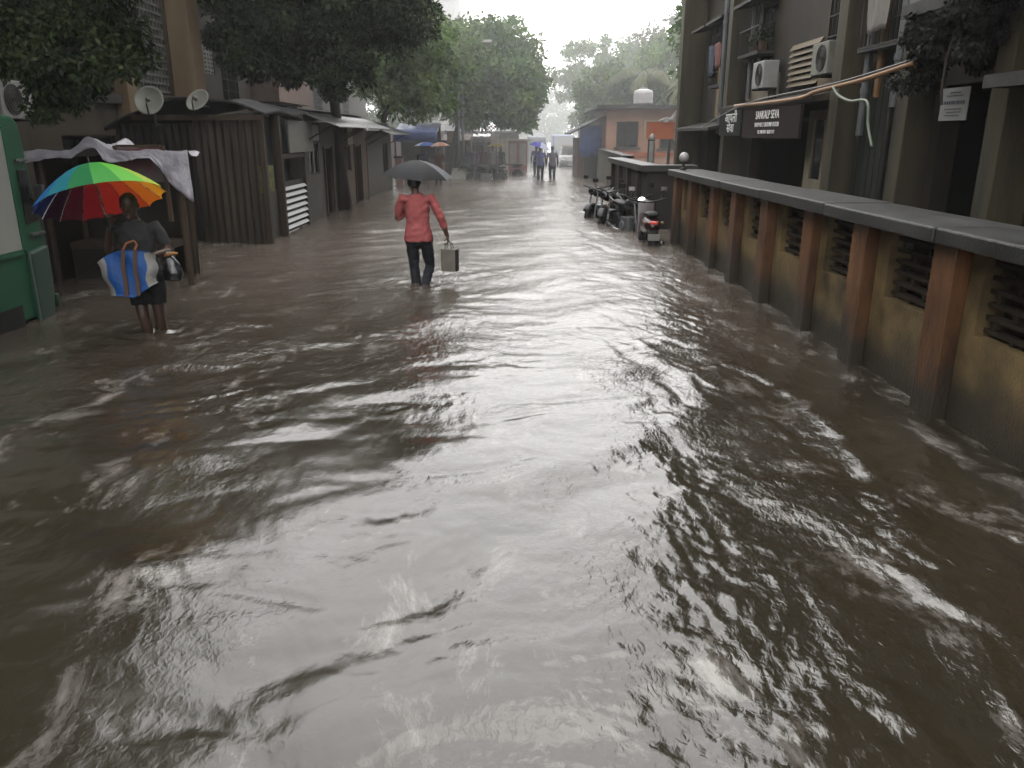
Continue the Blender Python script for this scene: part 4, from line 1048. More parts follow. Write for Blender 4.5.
# drooping palm between the far trees and the house
def palm(label, x, y, h, nf, L0, seed):
    r = np.random.default_rng(seed)
    t = thing('palm_tree', label, 'palm tree', (x, y, BED))
    obj('trunk', MB().tube([(x,y,BED),(x+.05,y,h*.5),(x-.05,y,h)], [.14,.11,.09], 9), M_bark, t, smooth=True)
    for k in range(nf):
        az = 2*PI*k/nf + r.uniform(-.2,.2); L_ = L0*r.uniform(.8,1.15); el = r.uniform(.35, 1.0)
        pts = []
        for i_ in range(9):
            u = i_/8; rr = L_*u*math.cos(el)*(1-.12*u); zz = h + L_*u*math.sin(el) - .75*L_*u*u
            pts.append(Vector((x + rr*math.cos(az), y + rr*math.sin(az), zz)))
        m = MB().tube(pts, [.03*(1-.8*i_/8) for i_ in range(9)], 5)
        for i_ in range(1, 9):
            for q_ in range(4):
                a = pts[i_-1].lerp(pts[i_], q_/4); T = (pts[i_]-pts[i_-1]).normalized(); S = T.cross(Vector((0,0,1))).normalized()
                for s in (-1, 1):
                    ln = .62*math.sin(PI*min(1, .12+.88*(i_-1+q_/4)/8))**.6 + .1
                    e = a + S*s*ln*.75 + T*ln*.35 + Vector((0,0,-ln*.55)); w = T*.045
                    m.add([a-w, a+w, e], [(0,1,2)])
        obj('frond', m, M_leaf_palm, t)
palm('hazy palm with long drooping fronds beside the peach house', 6.6, 41.5, 4.4, 15, 2.9, 31)
palm('shorter palm with arching yellowish fronds, close to the grey building end', 8.3, 37.5, 4.0, 13, 2.4, 32)

# dark creeper hanging from the balcony of the grey building
t = thing('hanging_plant', 'black green creeper hanging in a thick clump from the grey balcony', 'plant', (4.4, 8.8, 2.86))
cl = []
for k_ in range(16):                      # ragged strands of unequal length hanging over the slab edge
    x0, y0 = 4.42 + .5*random.random(), 8.35 + 1.25*random.random(); ln = .15 + .75*random.random()**1.4
    for j in range(int(3 + ln*9)):
        cl.append((x0 + .1*random.gauss(0,1), y0 + .09*random.gauss(0,1), 3.08 - ln*random.random(), .05 + .11*random.random()))
leaf_crown('foliage', t, cl, 110, .075, mat('black green leaves', (.006,.008,.005), (.016,.02,.011), 3, .8, island=.4), .8, 41)
obj('stem', MB().tube([(4.5,8.7,2.86),(4.45,8.7,2.6),(4.4,8.6,2.3),(4.42,8.6,2.15)], .015, 6), M_bark, t)

for (t, y, h) in POTS:
    leaf_crown('plant', t, [(XF-.2+random.uniform(-.08,.08), y+random.uniform(-.1,.1), 3.44+h+random.uniform(0,.2), .09) for _ in range(8)], 30, .09, M_leaf_dark, .4, int(y*10))
# ------------------------------------------------------------------ lamps and poles
q = at(463, 140, 37)
t = thing('street_lamp', 'tall grey street lamp on a double pole with a curved arm, by the stalls', 'street lamp', (q.x, 37, BED))
obj('pole', MB().tube([(q.x,37,BED),(q.x,37,3.0),(q.x,37,5.3)], [.075,.06,.045], 10), M_steel, t, smooth=True)
obj('arm', MB().tube([(q.x,37,5.3),(q.x+.12,37,5.5),(q.x+.5,37,5.66),(q.x+.85,36.9,5.7)], .03, 8), M_steel, t, smooth=True)
obj('lamp_head', MB().prism([(q.x+.8,5.67),(q.x+.85,5.76),(q.x+1.25,5.80),(q.x+1.35,5.74),(q.x+1.3,5.69)], 36.78, 37.0, 'XZ'), M_globe, t, bevel=.01)
obj('brace_pole', MB().tube([(q.x-.17,37.05,BED),(q.x-.17,37.05,3.0)], .04, 8), M_steel, t, smooth=True)
q = at(580, 140, 47)
t = thing('utility_pole', 'thin grey utility pole with a crossbar before the hazy trees', 'utility pole', (q.x, 47, BED))
obj('pole', MB().tube([(q.x,47,BED),(q.x,47,4.9)], [.13,.085], 9), M_concrete, t, smooth=True)
obj('crossbar', MB().box(q.x-.5, q.x+.5, 46.84, 46.9, 4.4, 4.48), M_grille, t)
# ------------------------------------------------------------------ peach house, tank, shed, hoarding
hx0, hx1, hy = at(606, 140, 37).x, 9.2, 37.0
t = thing('house', 'peach house with a flat roof slab, a dark window and an orange band', 'house', ((hx0+hx1)/2, 40, BED))
hz1 = at(640, 109, 37).z
obj('wall', MB().box(hx0, hx1, hy+.2, 44, BED, hz1), M_house, t)
fw = MB()
def wall_x(mb, y0, y1, x0, x1, z0, z1, holes):
    xb = sorted({x0, x1, *[h[0] for h in holes], *[h[1] for h in holes]})
    for a, b in zip(xb[:-1], xb[1:]):
        mid = (a+b)/2; z = z0
        for lo, hi in sorted([(h[2], h[3]) for h in holes if h[0] < mid < h[1]]):
            if lo > z: mb.box(a, b, y0, y1, z, lo)
            z = max(z, hi)
        if z < z1: mb.box(a, b, y0, y1, z, z1)
    return mb
hw = [(hx0+.45, hx0+1.45, 1.35, 2.45), (hx0+2.4, hx0+3.3, 1.3, 2.4)]
obj('front_wall', wall_x(fw, hy, hy+.197, hx0, hx1, BED, hz1, hw), M_house, t)
for (a, b, z0, z1) in hw:
    w = obj('window', MB().box(a+.002, a+.06, hy+.05, hy+.1, z0+.002, z1-.002).box(b-.06, b-.002, hy+.05, hy+.1, z0+.002, z1-.002).box((a+b)/2-.025, (a+b)/2+.025, hy+.05, hy+.1, z0+.002, z1-.002), M_wood, t)
    obj('pane', MB().box(a+.003, b-.003, hy+.12, hy+.14, z0+.003, z1-.003), M_glass, w)
    obj('sill', MB().box(a-.1, b+.1, hy-.1, hy-.003, z0-.1, z0-.003), M_slab, w)
obj('roof', MB().box(hx0-.5, hx1+.4, hy-.6, 44.4, hz1+.003, hz1+.16), M_slab, t)
obj('band', MB().box(hx0-.02, hx1, hy-.05, hy-.003, .95, 1.12), M_orange, t)
tk = at(643, 103, 38.5)
t = thing('water_tank', 'small white water tank on the flat roof of the peach house', 'water tank', (tk.x, 38.5, hz1+.16))
obj('body', MB().lathe([(.40,hz1+.24),(.44,hz1+.30),(.44,hz1+.42),(.425,hz1+.44),(.44,hz1+.46),(.44,hz1+.74),(.40,hz1+.84),(.15,hz1+.92)], (tk.x,38.5,0), n=20), M_globe, t, smooth=False)
obj('lid', MB().lathe([(.16,hz1+.922),(.16,hz1+.97),(.04,hz1+.985)], (tk.x,38.5,0), n=16), M_white, t)
obj('stand', MB().box(tk.x-.45, tk.x+.45, 38.05, 38.95, hz1+.165, hz1+.237), M_slab, t)

t = thing('shed', 'low dark shed with a sloping roof and blue plastic sheet beside the peach house', 'shed', (4.2, 36, BED))
a = at(578, 130, 38).x; b = hx0-.1
obj('wall', MB().box(a, b, 38, 41, BED, 1.75), M_brown, t)
obj('roof', MB().prism([(a-.4, 1.9), (b+.25, 2.72), (b+.25, 2.80), (a-.4, 1.98)], 37.4, 41.3, 'XZ'), M_corr_dark, t)
obj('blue_sheet', MB().grid(lambda u, v: (b-1.0+.95*u, 37.85+.03*math.sin(15*u), .9+1.4*v), 14, 4), M_bluetarp, t, smooth=True, solid=.01)
obj('door', MB().box(a+.3, a+1.0, 37.95, 37.997, BED, 1.5), M_corr_dark, t)
c1, c2 = at(646, 139, 30), at(675, 122, 30)
t = thing('hoarding', 'plain orange red board on two posts behind the short dark wall', 'board', ((c1.x+c2.x)/2, 30, BED))
obj('panel', MB().box(c1.x, c2.x, 30, 30.05, c1.z, c2.z), M_orange, t)
obj('frame', MB().box(c1.x-.06, c1.x-.002, 29.98, 30.07, c1.z-.05, c2.z+.05).box(c2.x+.002, c2.x+.06, 29.98, 30.07, c1.z-.05, c2.z+.05).box(c1.x, c2.x, 29.98, 30.07, c2.z+.002, c2.z+.06), M_beige, t)
for x in (c1.x+.15, c2.x-.15): obj('post', MB().box(x-.05, x+.05, 30.055, 30.13, BED, c2.z), M_grille, t)
q = at(667, 119, 29.8)
t = thing('cloth', 'crumpled white cloth hung over the top of the orange board', 'cloth', (q.x, 29.9, q.z))
obj('sheet', MB().grid(lambda u, v: (q.x-.28+.5*u+.2*v, 29.93+.08*math.sin(7*u+3*v), c2.z-.02+.06*math.sin(9*u)+.36*v*u+.05), 16, 8), M_globe, t, smooth=True, solid=.012)

# ------------------------------------------------------------------ umbrellas
def umbrella(label, hand_tip, axis, R, H, nP, cols, shaft, spin=0., group=None, mats=None, hook=True):
    q_ = Vector(axis).normalized().to_track_quat('Z', 'Y') @ Quaternion((0,0,1), spin)
    t = thing('umbrella', label, 'umbrella', hand_tip, group, quat=q_)
    top = shaft
    m = MB(); nr_ = 7
    def P(i_, j, s):       # ring i_, rib j, s in 0..1 towards the next rib
        r = R*i_/nr_; h = top - H*(i_/nr_)**1.75
        a0, a1 = 2*PI*j/nP, 2*PI*(j+1)/nP
        p = Vector((math.cos(a0), math.sin(a0), 0)).lerp(Vector((math.cos(a1), math.sin(a1), 0)), s)*r
        k = 4*s*(1-s)*(i_/nr_)**2
        return (p.x*(1-.035*k), p.y*(1-.035*k), h + .02*R*k)
    for j in range(nP):
        ns = 3
        vs = [P(i_, j, s/ns) for i_ in range(nr_+1) for s in range(ns+1)]
        fs = [(i_*(ns+1)+s, (i_+1)*(ns+1)+s, (i_+1)*(ns+1)+s+1, i_*(ns+1)+s+1) for i_ in range(nr_) for s in range(ns)]
        m.add(vs, fs, cols[j])
    obj('canopy', m, mats, t, local=True, smooth=False)
    for j in range(nP):
        obj('rib', MB().tube([Vector(P(i_, j, 0)) - Vector((0,0,.006)) for i_ in range(1, nr_+1)], .0035, 4), M_chrome, t, local=True)
    obj('shaft', MB().tube([(0,0,.10),(0,0,top+.05)], .006, 8), M_chrome, t, local=True)
    hp = [(0,0,.12),(0,0,0)] + ([(.0,.012,-.03),(.0,.035,-.045),(0,.058,-.03),(0,.06,-.012)] if hook else [])
    obj('handle', MB().tube(hp, .012, 8), M_black, t, local=True, smooth=True)
    obj('ferrule', MB().lathe([(.010,top+.002),(.008,top+.05),(.003,top+.07)], n=8), M_black, t, local=True)
    return t
def cloth(name, c): return mat('umbrella cloth ' + name, c, None, rough=.6, trans=.42, k=.47)
RAIN = [cloth(n_, c_) for n_, c_ in (('yellow',(.75,.50,.02)),('lime',(.42,.60,.03)),('light green',(.13,.55,.04)),('green',(.05,.36,.05)),('deep green',(.015,.20,.06)),('teal',(.02,.22,.28)),('sky',(.02,.16,.42)),('blue',(.01,.06,.40)),
        ('navy',(.005,.010,.09)),('indigo',(.025,.004,.02)),('wine',(.11,.005,.018)),('crimson',(.34,.012,.02)),('red',(.50,.025,.015)),('red orange',(.62,.07,.012)),('orange',(.72,.17,.012)),('amber',(.76,.32,.015)))]

# ------------------------------------------------------------------ people
def fuse(mb, voxel, it=4, fold=0.0, seed=0):
    me = bpy.data.meshes.new('tmp'); me.from_pydata(mb.v, [], mb.f); me.update()
    o = link(bpy.data.objects.new('tmp', me))
    md = o.modifiers.new('r', 'REMESH'); md.mode = 'VOXEL'; md.voxel_size = voxel; md.use_smooth_shade = True
    ms = o.modifiers.new('s', 'SMOOTH'); ms.factor = .5; ms.iterations = it
    dg = bpy.context.evaluated_depsgraph_get()
    new = bpy.data.meshes.new_from_object(o.evaluated_get(dg))
    bpy.data.objects.remove(o); bpy.data.meshes.remove(me)
    if fold:
        n = len(new.vertices); co = np.empty(n*3, np.float32); no = np.empty(n*3, np.float32)
        new.vertices.foreach_get('co', co); new.vertices.foreach_get('normal', no); co = co.reshape(-1,3); no = no.reshape(-1,3)
        a = perlin(co[:,0]*9 + co[:,2]*7, co[:,2]*13 - co[:,1]*8, 60+seed) + .6*perlin(co[:,0]*20 + co[:,1]*9, co[:,2]*17, 61+seed)
        co += no*(fold*a)[:,None].astype(np.float32)
        new.vertices.foreach_set('co', co.ravel()); new.update()
    new.polygons.foreach_set('use_smooth', [True]*len(new.polygons))
    return new
def put(name, me, m, parent):
    me.name = name; me.materials.clear(); me.materials.append(m)
    o = link(bpy.data.objects.new(name, me)); o.parent = parent; BASE[o.name] = BASE[parent.name]
    return o
V = Vector
def hand(mb, wrist, d, nrm, side, curl, k=1.0):
    """palm, four unequal curled fingers and a thumb leaving the side of the palm; nrm points out of the palm"""
    d = V(d).normalized(); nrm = V(nrm); nrm = (nrm - d*nrm.dot(d)).normalized(); sd_ = d.cross(nrm)*side
    w = V(wrist)
    mb.tube([w - d*.02*k, w + d*.025*k, w + d*.06*k, w + d*.088*k], [(.024*k,.019*k),(.034*k,.017*k),(.040*k,.016*k),(.036*k,.012*k)], 10, up=sd_)
    for i_, (off, ln) in enumerate(((.031,.070),(.011,.080),(-.010,.074),(-.030,.058))):
        p = w + d*(.078*k) + sd_*off*k; a = 0; pts = [p - d*.02*k, p]
        for seg, (f, c) in enumerate(((.45,.8),(.32,1.),(.23,.7))):
            a += curl*c
            p = p + (d*math.cos(a) + nrm*math.sin(a))*ln*f*k; pts.append(p)
        mb.tube(pts, [.0095*k,.0098*k,.009*k,.0082*k,.0068*k], 7)
    p = w + d*.022*k + sd_*.030*k
    pts = [w + d*.012*k + sd_*.012*k, p, p + (sd_*.6 + d*.7 + nrm*.4)*.03*k, p + (sd_*.35 + d*.8 + nrm*(.4+.5*curl))*.06*k]
    mb.tube(pts, [.013*k,.0125*k,.011*k,.008*k], 7)

def head(mb, c, yaw, pitch=0., k=1.0):
    R_ = Matrix.Rotation(yaw, 4, 'Z') @ Matrix.Rotation(pitch, 4, 'X')
    def T(x, y, z): return V(c) + R_ @ V((x*k, y*k, z*k))
    ring = [(-.118,.020,.022,-.050),(-.105,.042,.045,-.038),(-.075,.056,.070,-.020),(-.035,.066,.086,-.006),(.005,.072,.094,.002),(.045,.074,.097,.006),(.080,.066,.086,.008),(.103,.046,.062,.008),(.115,.018,.025,.008)]
    n = 18; vs = []
    for z, rx, ry, oy in ring:
        for j in range(n):
            w = 2*PI*j/n; vs.append(T(rx*math.cos(w), oy + ry*math.sin(w), z))
    r = len(ring)
    fs = [(i_*n+j, i_*n+(j+1) % n, (i_+1)*n+(j+1) % n, (i_+1)*n+j) for i_ in range(r-1) for j in range(n)] + [tuple(range(n-1,-1,-1)), tuple((r-1)*n+j for j in range(n))]
    mb.add(vs, fs)
    mb.tube([T(0,-.086,.012), T(0,-.098,-.012), T(0,-.108,-.030), T(0,-.096,-.040)], [.009*k,.012*k,.017*k,.012*k], 8)      # nose
    mb.tube([T(-.045,-.072,.026), T(0,-.090,.030), T(.045,-.072,.026)], .010*k, 7)                                             # brow
    mb.tube([T(-.026,-.080,-.066), T(0,-.092,-.066), T(.026,-.080,-.066)], [.006*k,.010*k,.006*k], 7)                          # mouth
    mb.tube([T(-.02,-.076,-.100), T(.02,-.076,-.100)], .016*k, 7)                                                              # chin
    for s in (-1, 1):
        mb.tube([T(s*.070,.012,-.030), T(s*.080,.018,-.005), T(s*.078,.018,.022)], [(.008*k,.014*k),(.010*k,.019*k),(.007*k,.014*k)], 8)
    return T

def person(label, base, rotz, P, shirt, legs, skin, hair=True, sleeve=.5, shorts=None, voxel=.0065, hem=.86, hair_long=False, group=None, k=1.0, fold=.005):
    t = thing('person', label, 'person', base, group, rotz)
    mb = MB()
    pel, wai, che, nek, hd = [V(P[a]) for a in ('pelvis','waist','chest','neck','head')]
    ux = (1,0,0)
    mb.tube([pel - V((0,0,.09)), pel, wai, che, che + (nek-che)*.55, nek - V((0,0,.01))], [(.13,.095),(.158,.108),(.130,.090),(.158,.105),(.145,.085),(.06,.055)], 20, up=ux)
    mb.tube([nek - V((0,0,.05)), nek, hd - V((0,0,.06))], [.062,.052,.050], 12)
    T = head(mb, hd, P.get('yaw', 0), P.get('pitch', 0))
    sh = MB(); th = .014
    hemv = V((pel.x, pel.y, hem))
    sh.tube([hemv, pel, wai, che, che + (nek-che)*.55, nek - V((0,0,.015))], [(.188,.132),(.184,.128),(.148,.108),(.162,.115),(.150,.098),(.075,.068)], 22, up=ux)
    tr = MB()
    tr.tube([pel - V((0,0,.12)), pel - V((0,0,.05)), pel + V((0,0,.04))], [(.145,.11),(.165,.118),(.150,.105)], 20, up=ux)
    for s in ('r', 'l'):
        S, E, W = V(P['sh_'+s]), V(P['el_'+s]), V(P['wr_'+s])
        mb.tube([che.lerp(S, .55) + V((0,0,.02)), S, S.lerp(E,.3), S.lerp(E,.7), E, E.lerp(W,.25), E.lerp(W,.65), W], [.040,.043,.043,.041,.039,.042,.034,.027], 12)
        hand(mb, W, P['hd_'+s], P['hn_'+s], 1 if s == 'r' else -1, P.get('curl_'+s, .5))
        pts = [che.lerp(S, .5) + V((0,0,.02)), S + V((0,0,-.008)), S.lerp(E, .35)]; rr = [.058,.060,.058]
        if sleeve <= 1: pts.append(S.lerp(E, sleeve)); rr.append(.060)
        else: pts += [S.lerp(E,.75), E, E.lerp(W, (sleeve-1))]; rr += [.056,.053,.046]
        sh.tube(pts, rr, 14)
        Hp, K_, A_ = V(P['hip_'+s]), V(P['kn_'+s]), V(P['an_'+s])
        calf = K_.lerp(A_, .3)
        mb.tube([Hp + V((0,0,.04)), Hp.lerp(K_,.25), Hp.lerp(K_,.7), K_, calf, K_.lerp(A_,.7), A_], [.085,.082,.062,.053,.054,.040,.036], 14)
        F = V(P['ft_'+s]); mb.tube([A_ + V((0,.03,-.03)), A_ + V((0,0,-.035)), A_.lerp(F,.6) + V((0,0,-.02)), F], [(.032,.03),(.036,.036),(.042,.026),(.034,.016)], 10)
        if shorts is None:
            tr.tube([Hp + V((0,0,.06)), Hp.lerp(K_,.25), Hp.lerp(K_,.7), K_, calf, K_.lerp(A_,.7), K_.lerp(A_,.97)], [.090,.089,.075,.067,.068,.060,.058], 14)
        else:
            tr.tube([Hp + V((0,0,.06)), Hp.lerp(K_,.25), Hp.lerp(K_,.6), Hp.lerp(K_, shorts)], [.100,.100,.092,.090], 14)
    put('body', fuse(mb, voxel), skin, t)
    put('shirt', fuse(sh, max(.010, voxel*1.3), 5, fold, 1), shirt, t)
    put('trousers' if shorts is None else 'shorts', fuse(tr, max(.010, voxel*1.3), 5, fold, 2), legs, t)
    if hair:
        hm_ = MB(); ring = [(-.045,.074,.050,.055),(-.01,.079,.078,.034),(.03,.081,.098,.014),(.065,.077,.100,.011),(.095,.060,.080,.010),(.118,.034,.045,.010),(.126,.008,.012,.010)]
        n = 18; vs = []
        for z, rx, ry, oy in ring:
            for j in range(n):
                w = 2*PI*j/n; vs.append(T(rx*math.cos(w), oy + ry*math.sin(w)*(1 if math.sin(w) > 0 or z > .06 else .82), z))
        hm_.add(vs, [(i_*n+j, i_*n+(j+1) % n, (i_+1)*n+(j+1) % n, (i_+1)*n+j) for i_ in range(len(ring)-1) for j in range(n)] + [tuple(range(n-1,-1,-1))])
        if hair_long: hm_.ball(T(0,.115,.03), (.045,.04,.05))
        put('hair', fuse(hm_, .010, 3, .003, 3), M_hair, t)
    if voxel < .01:
        for s in (-1, 1):
            e = MB(); e.ball(T(s*.031,-.0785,.004), .0125, 10, 7); obj('eye', e, M_eye, t, local=True, smooth=True)
    return t
def stand(**kw):
    P = dict(pelvis=(0,0,.92), waist=(0,0,1.07), chest=(0,0,1.25), neck=(0,.01,1.46), head=(0,-.015,1.585),
             sh_r=(-.185,0,1.40), sh_l=(.185,0,1.40), el_r=(-.24,.03,1.13), el_l=(.24,.03,1.13), wr_r=(-.25,-.05,.90), wr_l=(.25,-.05,.90),
             hd_r=(0,-.1,-1), hd_l=(0,-.1,-1), hn_r=(1,0,0), hn_l=(-1,0,0), hip_r=(-.09,0,.90), hip_l=(.09,0,.90), kn_r=(-.10,-.03,.50), kn_l=(.10,-.03,.50),
             an_r=(-.10,.02,.09), an_l=(.10,.02,.09), ft_r=(-.11,-.16,.03), ft_l=(.11,-.16,.03))
    P.update(kw); return P

M_shirt_dark = mat('charcoal shirt', (.035,.035,.038), (.055,.055,.058), 14, .85, objc=True)
M_shorts = mat('black shorts', (.010,.011,.013), (.02,.02,.022), 14, .85, objc=True)
M_salmon = mat('salmon red shirt', (.58,.135,.135), (.70,.19,.18), 9, .8, objc=True)
M_navy = mat('navy trousers', (.016,.018,.026), (.028,.03,.04), 12, .8, objc=True)
M_skin_dark = mat('deep brown skin', (.075,.035,.021), (.10,.05,.03), 12, .5, objc=True)

# person in front with the rainbow umbrella
pb = at(138, 250, 7.66)
WB = V((pb.x, 7.66, BED)); WR = .12
Pw = stand(pelvis=(.03,0,.86), waist=(.02,0,1.02), chest=(.01,0,1.19), neck=(0,.0,1.39), head=(-.015,-.03,1.515), yaw=.1, pitch=.08,
           sh_r=(-.185,0,1.325), sh_l=(.195,0,1.325), el_r=(-.27,.0,1.09), wr_r=(-.165,-.15,1.355), hd_r=(-.02,-.22,1), hn_r=(.5,-.6,0), curl_r=1.0,
           el_l=(.29,-.01,1.08), wr_l=(.20,-.20,1.07), hd_l=(-.85,-.45,.05), hn_l=(.1,.1,-1), curl_l=1.0,
           hip_r=(-.05,0,.85), hip_l=(.11,0,.85), kn_r=(-.01,-.08,.46), kn_l=(.11,.02,.46), an_r=(.03,-.02,.09), an_l=(.10,.12,.09), ft_r=(.02,-.20,.03), ft_l=(.09,-.06,.03))
person('person in a charcoal shirt and black shorts wading under the rainbow umbrella', WB, WR, Pw, M_shirt_dark, M_shorts, M_skin_dark, sleeve=.75, shorts=.72, hem=.80, hair_long=True, fold=.010)
RW = Matrix.Rotation(WR, 4, 'Z')
grip = WB + RW @ V((-.185, -.185, 1.43))
ax = V((-.26, .24, .90)).normalized()
umbrella('large rainbow umbrella with sixteen panels tilted back over the wading person', grip - ax*.10, ax, .575, .36, 16, [(UMB_OFF - j) % 16 for j in range(16)], .60, spin=UMB_SPIN, mats=RAIN)
# blue and white carrier bag held in front
bc = WB + RW @ V((.02, -.33, .93))
t = thing('carrier_bag', 'big blue and white woven bag with brown straps carried by the wading person', 'bag', bc, rotz=WR)
def bag_pt(u, v, s):
    wx = .215 + .05*v; x = (2*u-1)*wx + .035*(.5-v)
    th_ = (.10 - .055*v)*(1-abs(2*u-1)**6*.8)
    return (x + .012*math.sin(9*v+3*u), s*th_ + .012*math.sin(11*u+5*v)*(.3+v), -.21 + .43*v - (.10*abs(2*u-1)**1.3)*v*(1.2 if u < .5 else .7) + (.11*max(0, 2*u-1))*(1-v) + .008*math.sin(9*u))
def ends(mbq, x_lo, x_hi, mi):
    pass
bm = MB()
for s in (-1, 1):
    nu_, nv_ = 31, 15
    vs = [bag_pt(i_/(nu_-1), j/(nv_-1), s) for j in range(nv_) for i_ in range(nu_)]
    b0 = len(bm.v); bm.v += vs
    for j in range(nv_-1):
        for i_ in range(nu_-1):
            u = (i_+.5)/(nu_-1)
            bm.f.append((b0+j*nu_+i_, b0+j*nu_+i_+1, b0+(j+1)*nu_+i_+1, b0+(j+1)*nu_+i_)); bm.m.append(1 if (u < .15 or u > .83) else 0)
    rim = b0
for i_ in range(30):
    bm.f.append((i_, i_+1, 31*15+i_+1, 31*15+i_)); bm.m.append(0)
M_bagblue = mat('blue woven plastic', (.006,.085,.33), (.010,.11,.40), 8, .6, bump=.3, bscale=30, objc=True)
M_bagwhite = mat('white woven plastic', (.30,.29,.27), (.40,.39,.37), 8, .6, bump=.3, bscale=30, objc=True)
obj('sack', bm, [M_bagblue, M_bagwhite], t, local=True, smooth=True)
M_strap = mat('brown webbing', (.11,.055,.028), (.16,.085,.045), 20, .8, objc=True)
for x in (-.03, .075):
    obj('strap', MB().grid(lambda u, v: (x + .035*(u-.5) + .006*math.sin(8*v), -.112 + .062*v - .006, -.20 + .42*v), 4, 12), M_strap, t, local=True, solid=.004)
obj('handle', MB().tube([(-.03,-.045,.21),(-.01,.02,.27),(.05,.05,.285),(.075,.03,.25),(.075,-.045,.21)], .012, 7), mat('orange handle', (.32,.10,.03), (.4,.14,.05), 10, .7), t, local=True, smooth=True)
# small dark bag hanging from the same arm
sb = WB + RW @ V((.315, -.09, 1.0))
t = thing('carrier_bag', 'small black plastic bag with an orange top hanging from the wading person\'s arm', 'bag', sb, rotz=WR)
m = MB()
m.tube([(0,0,-.20),(0,0,-.185),(.01,0,-.12),(.0,0,-.04),(-.02,0,.04),(-.02,0,.09)], [(.03,.02),(.085,.06),(.10,.07),(.085,.055),(.04,.03),(.028,.02)], 14, up=(1,0,0))
put('sack', fuse(m, .009, 3, .008, 4), mat('black plastic', (.012,.012,.016), (.03,.03,.038), 16, .3, objc=True), t)
obj('top_flap', MB().tube([(-.03,-.04,.05),(.03,-.05,.075),(.085,-.03,.07)], [(.03,.02),(.035,.02),(.02,.012)], 8), mat('orange cloth', (.36,.17,.05), (.46,.24,.08), 12, .7, objc=True), t, local=True, smooth=True)

# person walking away under the black umbrella
pb = at(420, 283, 10.35)
MBs = V((pb.x, 10.35, BED))
Pm = stand(pelvis=(0,0,.92), waist=(0,-.01,1.08), chest=(0,-.02,1.27), neck=(.02,-.03,1.455), head=(.035,-.05,1.575), pitch=-.12,
           sh_r=(-.185,-.01,1.395), sh_l=(.195,-.01,1.395), el_r=(-.30,.03,1.14), wr_r=(-.375,-.03,.90), hd_r=(-.10,-.05,-1), hn_r=(1,.1,0), curl_r=.95,
           el_l=(.275,-.08,1.13), wr_l=(.11,-.26,1.25), hd_l=(-.15,-.1,1), hn_l=(-.7,-.5,0), curl_l=1.0,
           hip_l=(.085,0,.90), kn_l=(.07,-.05,.49), an_l=(.03,.02,.09), ft_l=(.03,-.17,.03), hip_r=(-.09,0,.90), kn_r=(-.13,-.10,.50), an_r=(-.07,.20,.24), ft_r=(-.065,.10,.06))
person('person in a salmon red shirt and dark trousers walking away under the black umbrella', MBs, PI, Pm, M_salmon, M_navy, M_skin, sleeve=1.55, hem=.84, fold=.013)
RM = Matrix.Rotation(PI, 4, 'Z')
grip = MBs + RM @ V((.04, -.30, 1.32))
hub = at(418, 160, 10.62)
ax = (hub - grip).normalized()
M_ublack = cloth('black', (.008,.009,.011)); M_usheen = cloth('sheen black', (.022,.024,.028)); M_ulit = cloth('lit black', (.16,.17,.19))  # sky sheen and a lit panel painted as paler cloth colours
umbrella('black umbrella with light painted on one panel held over the walking person', grip - ax*.08, (ax + V((.0,-.03,.0))), .47, .20, 8, [1,0,0,1,1,0,2,0], (hub-grip).length + .08, spin=.35, mats=[M_ublack, M_usheen, M_ulit])
bq = MBs + RM @ V((-.395, -.035, .60))
t = thing('shopping_bag', 'square brown and grey shopping bag hanging from the walking person\'s hand', 'bag', bq, rotz=-.35)
bm = MB()
bm.prism([(-.10,-.16),(.10,-.16),(.105,.05),(.10,.135),(-.10,.135),(-.105,.05)], -.055, .055, 'XZ')
obj('sack', bm, mat('brown bag', (.27,.24,.20), (.36,.32,.27), 8, .6, objc=True), t, local=True, bevel=.01)
obj('side_gusset', MB().box(.106, .112, -.05, .05, -.155, .13), mat('grey gusset', (.05,.047,.045), (.08,.075,.07), 8, .6, objc=True), t, local=True)
for y in (-.04, .04):
    obj('handle', MB().tube([(-.05,y,.13),(-.035,y*.6,.20),(.0,y*.3,.235),(.035,y*.6,.20),(.05,y,.13)], .006, 6), M_black, t, local=True, smooth=True)

